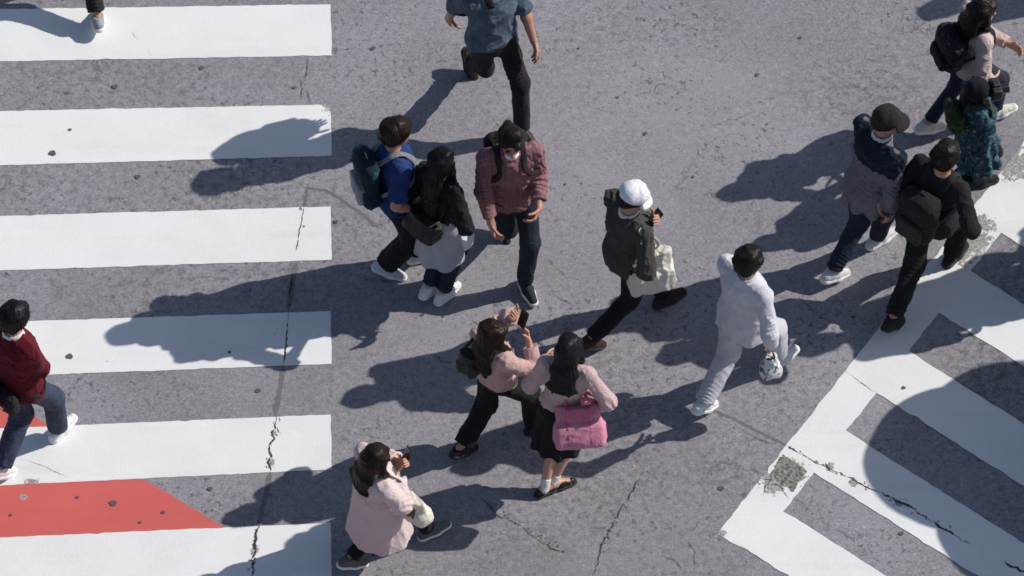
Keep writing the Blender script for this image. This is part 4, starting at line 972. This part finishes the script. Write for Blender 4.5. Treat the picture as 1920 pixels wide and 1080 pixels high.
# girl top right
O = person('young woman in pale pink top and navy jeans with long dark hair', 1.50, 24, (1812, 226), (1878, 208, 0, -4), (1746, 238, 0, 18), head=(1842, 22), hd=(-12, 10, 0), fem=True, seed=16, tone=(.50, .28, .19),
    rh=((1856, 150, .74), (.9, -.8, 0), (0, 1, 0)), lh=((1894, 84, 1.0), (-.9, -.3, -.6), (.6, .5, .6)),
    top=dict(name='top', mat=fabric((.52, .41, .39), .95, .08), sleeve=1.85, hem=.12, off=.021, slo=.014, amp=.006), legs=dict(mat=denim((.012, .018, .038), .3), r=(.08, .062, .055), len=.9), shoes=('sneaker', fabric((.60, .58, .52)), W_SOLE, .034), hair=dict(style='long', mat=HB, len=.16, w=.095, t=.015))
# child with a camera
Q = person('child in dark cap and blue printed robe holding up a camera', 1.27, 14, (1828, 338), (1842, 338, 0, 0), (1812, 330, 0, 0), head=(1834, 168), hd=(-6, 8, 0), fem=True, seed=17, curl=.8,
    rh=((1858, 186, .93), (.9, -.5, -.7), (-.3, .3, .9)), lh=((1862, 172, .95), (-.9, -.2, -.8), (.3, .3, .9)),
    top=dict(name='robe', mat=print_fabric((.026, .068, .095), [(.08, .17, .20), (.012, .022, .045), (.26, .33, .37, .33)], 17, .42), sleeve=1.7, hem=.40, flare=.05, off=.024, slo=.03, amp=.01, pleat=.018), legs=dict(mat=BLACKF, r=(.075, .06, .055)), shoes=SNK_K, hair=dict(style='bob', mat=HBK, len=.1, t=.01), hat=dict(style='cap', mat=fabric((.012, .013, .02)), visor=.05))

# ------------------------------------------------------------------ bags, packs, phones
backpack(E, 'teal and black backpack with pale cord on the man in blue t-shirt', print_fabric((.008, .020, .032), [(.015, .075, .10)], 7, .38), fabric((.20, .21, .22)), .15, .22, .07, .55, trim=fabric((.25, .27, .29)))
backpack(C, 'black backpack worn by the man in blue denim shirt, reaching above the top edge', BLACK2, fabric((.016, .014, .018)), .16, .22, .09, .62, front=False)
backpack(D, 'black backpack worn by the man in the plaid shirt, mostly hidden behind him', BLACK2, fabric((.030, .020, .024)), .15, .21, .07, .40, sw_=.024)
backpack(Nb, 'large black backpack with grey patches on the man in black t-shirt', print_fabric((.014, .014, .014), [(.028, .028, .026), (.24, .24, .24, .30)], 10, .4), BLACK2, .145, .225, .085, .46, trim=fabric((.035, .035, .035)))
backpack(O, 'dark speckled round backpack on the young woman with long dark hair', print_fabric((.020, .016, .021), [(.085, .065, .075)], 55, .40), BLACK2, .135, .185, .075, .5, trim=fabric((.02, .018, .024)))
backpack(Q, 'small mottled green backpack on the child in the blue robe', print_fabric((.032, .048, .018), [(.07, .10, .03), (.015, .024, .02)], 14, .42), fabric((.05, .06, .03)), .11, .13, .055, .55, pocket=False)
def frame(w, up=(0, 0, 1)):
    up = nrm(up); w = np.asarray(w, float); w = nrm(w - up * (up @ w)); return np.stack([w, np.cross(up, w), up], 1)
# cream tote of the man in the cap
c = G.pl(1216, 470, .98); sh_ = G.J['shR'] + V3(.02, 0, .06)
tote(G, 'big cream cloth tote bag hanging at the side of the man in white cap', 'tote_bag', fabric((.70, .67, .59), .9, .04), c, .155, .205, .05, frame((.35, .94, 0), (-.05, -.06, 1)), [[c + V3(0, -.07, -.01), sh_ + V3(.035, -.05, -.1), sh_ + V3(-.03, -.02, .0), sh_ + V3(.035, .07, -.12), c + V3(.0, .08, -.01)]], fabric((.6, .56, .46)), .010)
# pink tote
c = Jw.pl(1082, 756, .98); el = Jw.J['elR'] * .35 + Jw.J['wrR'] * .65
tote(Jw, 'bright pink tote bag on the arm of the woman with dark hair and black skirt', 'tote_bag', fabric((.60, .24, .325), .85, .1), c, .15, .155, .055, frame((.95, .30, 0), Jw.pl(1082, 756, .98) - Jw.pl(1090, 845, .70)), [[c + V3(-.06, -.05, 0), c + V3(-.05, -.03, .1), el + V3(-.02, -.02, .045), c + V3(.05, -.02, .1), c + V3(.06, -.045, 0)], [c + V3(-.06, .05, 0), c + V3(-.05, .03, .1), el + V3(.0, .03, .045), c + V3(.05, .03, .1), c + V3(.06, .05, 0)]], fabric((.52, .14, .21)), .005, 1.12, bands=(-.5, .5), clasp=(fabric((.56, .16, .24)), .06, -1.3))
# cream handbag of the woman in the coat
c = L_.pl(770, 930, .84); s0 = L_.v.snap(L_.J['shR'] + L_.rv * -.06 + V3(0, 0, .3), L_.J['shR'] + L_.rv * -.06, .006); s1 = L_.v.snap(L_.J['shR'] + V3(-.08, -.5, -.08), L_.J['shR'] + V3(-.08, 0, -.08), .006)
tote(L_, 'cream handbag with dark olive flap in front of the woman in pink coat', 'handbag', lea((.66, .62, .52), .55), c, .115, .115, .04, frame((.9, .35, 0), (-.12, -.1, 1)), [[c + V3(-.08, -.02, 0), (c + s0) / 2 + V3(-.02, .05, 0), s0 + V3(0, .05, -.01), s0, s0 + V3(0, -.05, -.05)]], lea((.10, .085, .05)), .006, 1.1, clasp=(lea((.085, .075, .04)), .11, -1.3))
# girl's white carrier bag and black shoulder bag
c = F.J['wrR'] + F.J['hdR'] * .10 + V3(0, 0, -.05); hnd = F.J['wrR'] + F.J['hdR'] * .085
tote(F, 'crumpled white plastic carrier bag in the hand of the long haired young woman', 'carrier_bag', plain((.72, .72, .76), .35, .5, name='plastic_film', var=.04), c + V3(0, 0, -.02), .075, .115, .05, frame((.8, .6, 0)), [[c + V3(-.05, 0, -.03), hnd + V3(0, 0, .01), c + V3(.05, 0, -.03)]], plain((.72, .72, .76), .35, .5, name='plastic_film', var=.04), .014, 1.15)
c = F.pl(800, 408, .95); s1 = F.J['shR'] + V3(-.02, -.02, .05)
tote(F, 'black shoulder bag hung behind the young woman with long black hair', 'shoulder_bag', lea((.014, .013, .013), .6), c, .13, .10, .05, frame((.9, .1, 0), (.25, 0, 1)), [[c + V3(-.10, 0, 0), F.J['shL'] + V3(-.08, -.1, -.2), s1, F.v.snap(F.pel + V3(.1, -.4, .1), F.pel + V3(.05, 0, .1), .01), c + V3(.10, 0, 0)]], lea((.014, .013, .013), .6), .008)
# red sweater man's waist pouch
c = A.pl(48, 722, .86); c = A.v.snap(A.pel + V3(.02, -.4, .0), A.pel + V3(.02, 0, .0), .0) + V3(0, -.04, .0)
v = Vol(c - .25, c + .25, .006); v.box(c, (.15, .045, .075), np.eye(3), .04); v.ell(c + V3(0, -.01, -.02), (.14, .055, .06), None, .03); x, f = v.surf()
w_ = carried('waist_pouch', A, c, folds(x, f, 4, .006), f, BLACK2, 'black waist pouch at the back of the man in dark red sweater', 'bag')
v = Vol(c - .25, c + .25, .005); v.box(c + V3(.055, -.055, -.01), (.035, .012, .03), np.eye(3), .01); x, f = v.surf(); child('patch', w_, c, folds(x, f, 4, .003), f, fabric((.35, .05, .07)))
ring = [A.v.snap(A.pel + V3(math.cos(t) * .45, math.sin(t) * .45, .02), A.pel + V3(0, 0, .02), .008) for t in np.linspace(0, 6.283, 26)]
x, f = sweep(ring, .016, .005, [p - A.pel for p in ring], 8); child('strap', w_, c, x, f, BLACK2)
# black-and-white bag in the white man's hand
c = H.J['wrR'] + H.J['hdR'] * .10
tote(H, 'small black and white drawstring bag dangling from the hand of the man in lavender', 'drawstring_bag', print_fabric((.62, .63, .63), [(.16, .165, .175), (.03, .03, .035, .40)], 19, .42), c + V3(0, 0, -.06), .045, .12, .04, frame((.8, -.3, 0)), [[c + V3(-.03, 0, -.06), c + V3(0, 0, .0), c + V3(.03, 0, -.06)]], fabric((.02, .02, .02)), .010, 1.2)
# phone-holder's black bag
c = I.v.snap(I.nk + I.rv * -.10 - I.fv * .3 - I.u * .12, I.nk - I.u * .15, .0) + V3(-.04, -.05, .02)
tote(I, 'small black shoulder bag behind the shoulder of the woman with raised hands', 'shoulder_bag', lea((.012, .012, .012), .6), c + V3(0, 0, .08), .07, .10, .04, frame((.9, .2, 0)), [[c + V3(-.05, 0, .08), I.J['shL'] + V3(.02, 0, .055), I.J['shL'] + V3(.02, .08, -.05)]], lea((.012, .012, .012), .6))
def held_mid(k, o): return (k.J['wrR'] + k.J['hdR'] * .1 + k.J['wrL'] + k.J['hdL'] * .1) / 2 + V3(*o)
phone(G, held_mid(G, (0, .01, .01)), frame((1, 0, 0), (0, .75, .65)), 'dark phone in the hands of the man in white cap')
phone(I, held_mid(I, (0, .02, .02)) * [1, 1, 1], frame((1, 0, 0), (0, .3, .95)), 'dark phone held up by the woman in pink sweater')
phone(L_, held_mid(L_, (.01, .03, .03)), frame((1, 0, 0), (0, .35, .93)), 'dark phone held at the face of the woman in pink coat')
# camera
c = Q.hp(.0, .16, .0); M = frame((1, 0, 0), Q.Mh[:, 2]); v = Vol(c - .2, c + .2, .0045); v.box(c, (.07, .035, .05), M, .012); v.box(c + M[:, 2] * .05, (.026, .028, .02), M, .008); v.ell(c + M[:, 0] * .055 + M[:, 1] * .01, (.02, .035, .045), M, .01)
x, f = v.surf(); cm = carried('camera', Q, c, x, f, plain((.016, .016, .017), .5, .4, name='camera_body'), 'black camera held in front of the child in dark cap', 'camera')
v = Vol(c - .2, c + .2, .0045); v.cap(c + M[:, 1] * .03, c + M[:, 1] * .10, .032, .036, 0, cut=True); x, f = v.surf(); child('lens', cm, c, x, f, plain((.012, .012, .013), .35, .5, name='camera_body'))

# ------------------------------------------------------------------ people just beyond the right edge, seen here by their shadows; those under parasols are added
kw = dict(res=.009, hair=dict(style='short', mat=HBK, t=.018), shoes=SNK_K)
def passer(label, g, yaw, H_, col, seed, **k2):
    a = rad(yaw); d = np.array((math.cos(a) * .3 * 268, -math.sin(a) * .3 * 214)); n = np.array((math.sin(a) * .08 * 268, math.cos(a) * .08 * 214))
    q = np.array(g, float)
    return person(label, H_, yaw, g, (*(q + d + n), 0, 0), (*(q - d - n), 0, 25), seed=seed, top=dict(name='jacket', mat=fabric(col), hem=.12), legs=dict(mat=BLACK2), group='people beyond the right edge', **{**kw, **k2})
passer('passer-by in grey jacket just beyond the right edge by the upper bars', (2052, 514), 190, 1.70, (.12, .12, .13), 21)
passer('passer-by in blue jacket beyond the right edge behind the one in grey', (2172, 470), 200, 1.66, (.05, .08, .16), 22)
passer('passer-by in brown jacket far beyond the right edge near the far bars', (2368, 366), 185, 1.68, (.14, .09, .06), 23)
passer('passer-by in green jacket beyond the top right corner of the view', (2262, -108), 195, 1.66, (.06, .10, .06), 24)
def shadow_parasol(label, g, r, hz, seed, col):  # unseen canopy, added to shape the big rounded shadow on the right bars
    base = P(*g); pr = [(0, .0), (r * .3, -.02), (r * .6, -.085), (r * .85, -.19), (r, -.30), (r * .995, -.305), (r * .84, -.2), (r * .6, -.1), (r * .3, -.035), (0, -.015)]
    V, Fa = lathe(pr, V3(0, 0, hz), np.eye(3), 1, 1, 40, .004, seed)
    o = mesh_obj('shadow_parasol', V, Fa, fabric(col)); o.location = Vector(base); tag(o, label, 'shadow_parasol', 'unseen parasols added to cast shadow')
    q, ff = sweep([V3(0, 0, hz - t) for t in np.linspace(-.06, .85, 8)], .007, .007, [(1, 0, 0)] * 8, 8); mesh_obj('shaft', q, ff, plain((.3, .3, .3), .4, .5, .6), o)
    return o
for i, (g, r, hz) in enumerate((((2330, 722), .62, 1.95), ((2520, 682), .75, 2.18), ((2375, 866), .62, 1.66))):
    col, nm = (((.04, .05, .10), 'navy'), ((.05, .05, .05), 'black'), ((.10, .03, .04), 'maroon'))[i]
    shadow_parasol(nm + ' sunshade added unseen beyond the right edge to cast shadow', g, r, hz, 30 + i, col)
    hand_l = (0.03, .16, 1.10 + .02 * i, 0)
    passer('walker in ' + ('white', 'tan', 'dark')[i] + ' jacket under the ' + nm + ' parasol', (g[0] - 10, g[1] + 26), 180, 1.6, ((.5, .5, .5), (.3, .24, .16), (.05, .05, .06))[i], 25 + i, rh=((.05, .17, 1.16, 0), (1, -.3, -.5), (0, .2, 1)), curl=1.0)  # unseen holder, added to go with the shadow-casting canopy
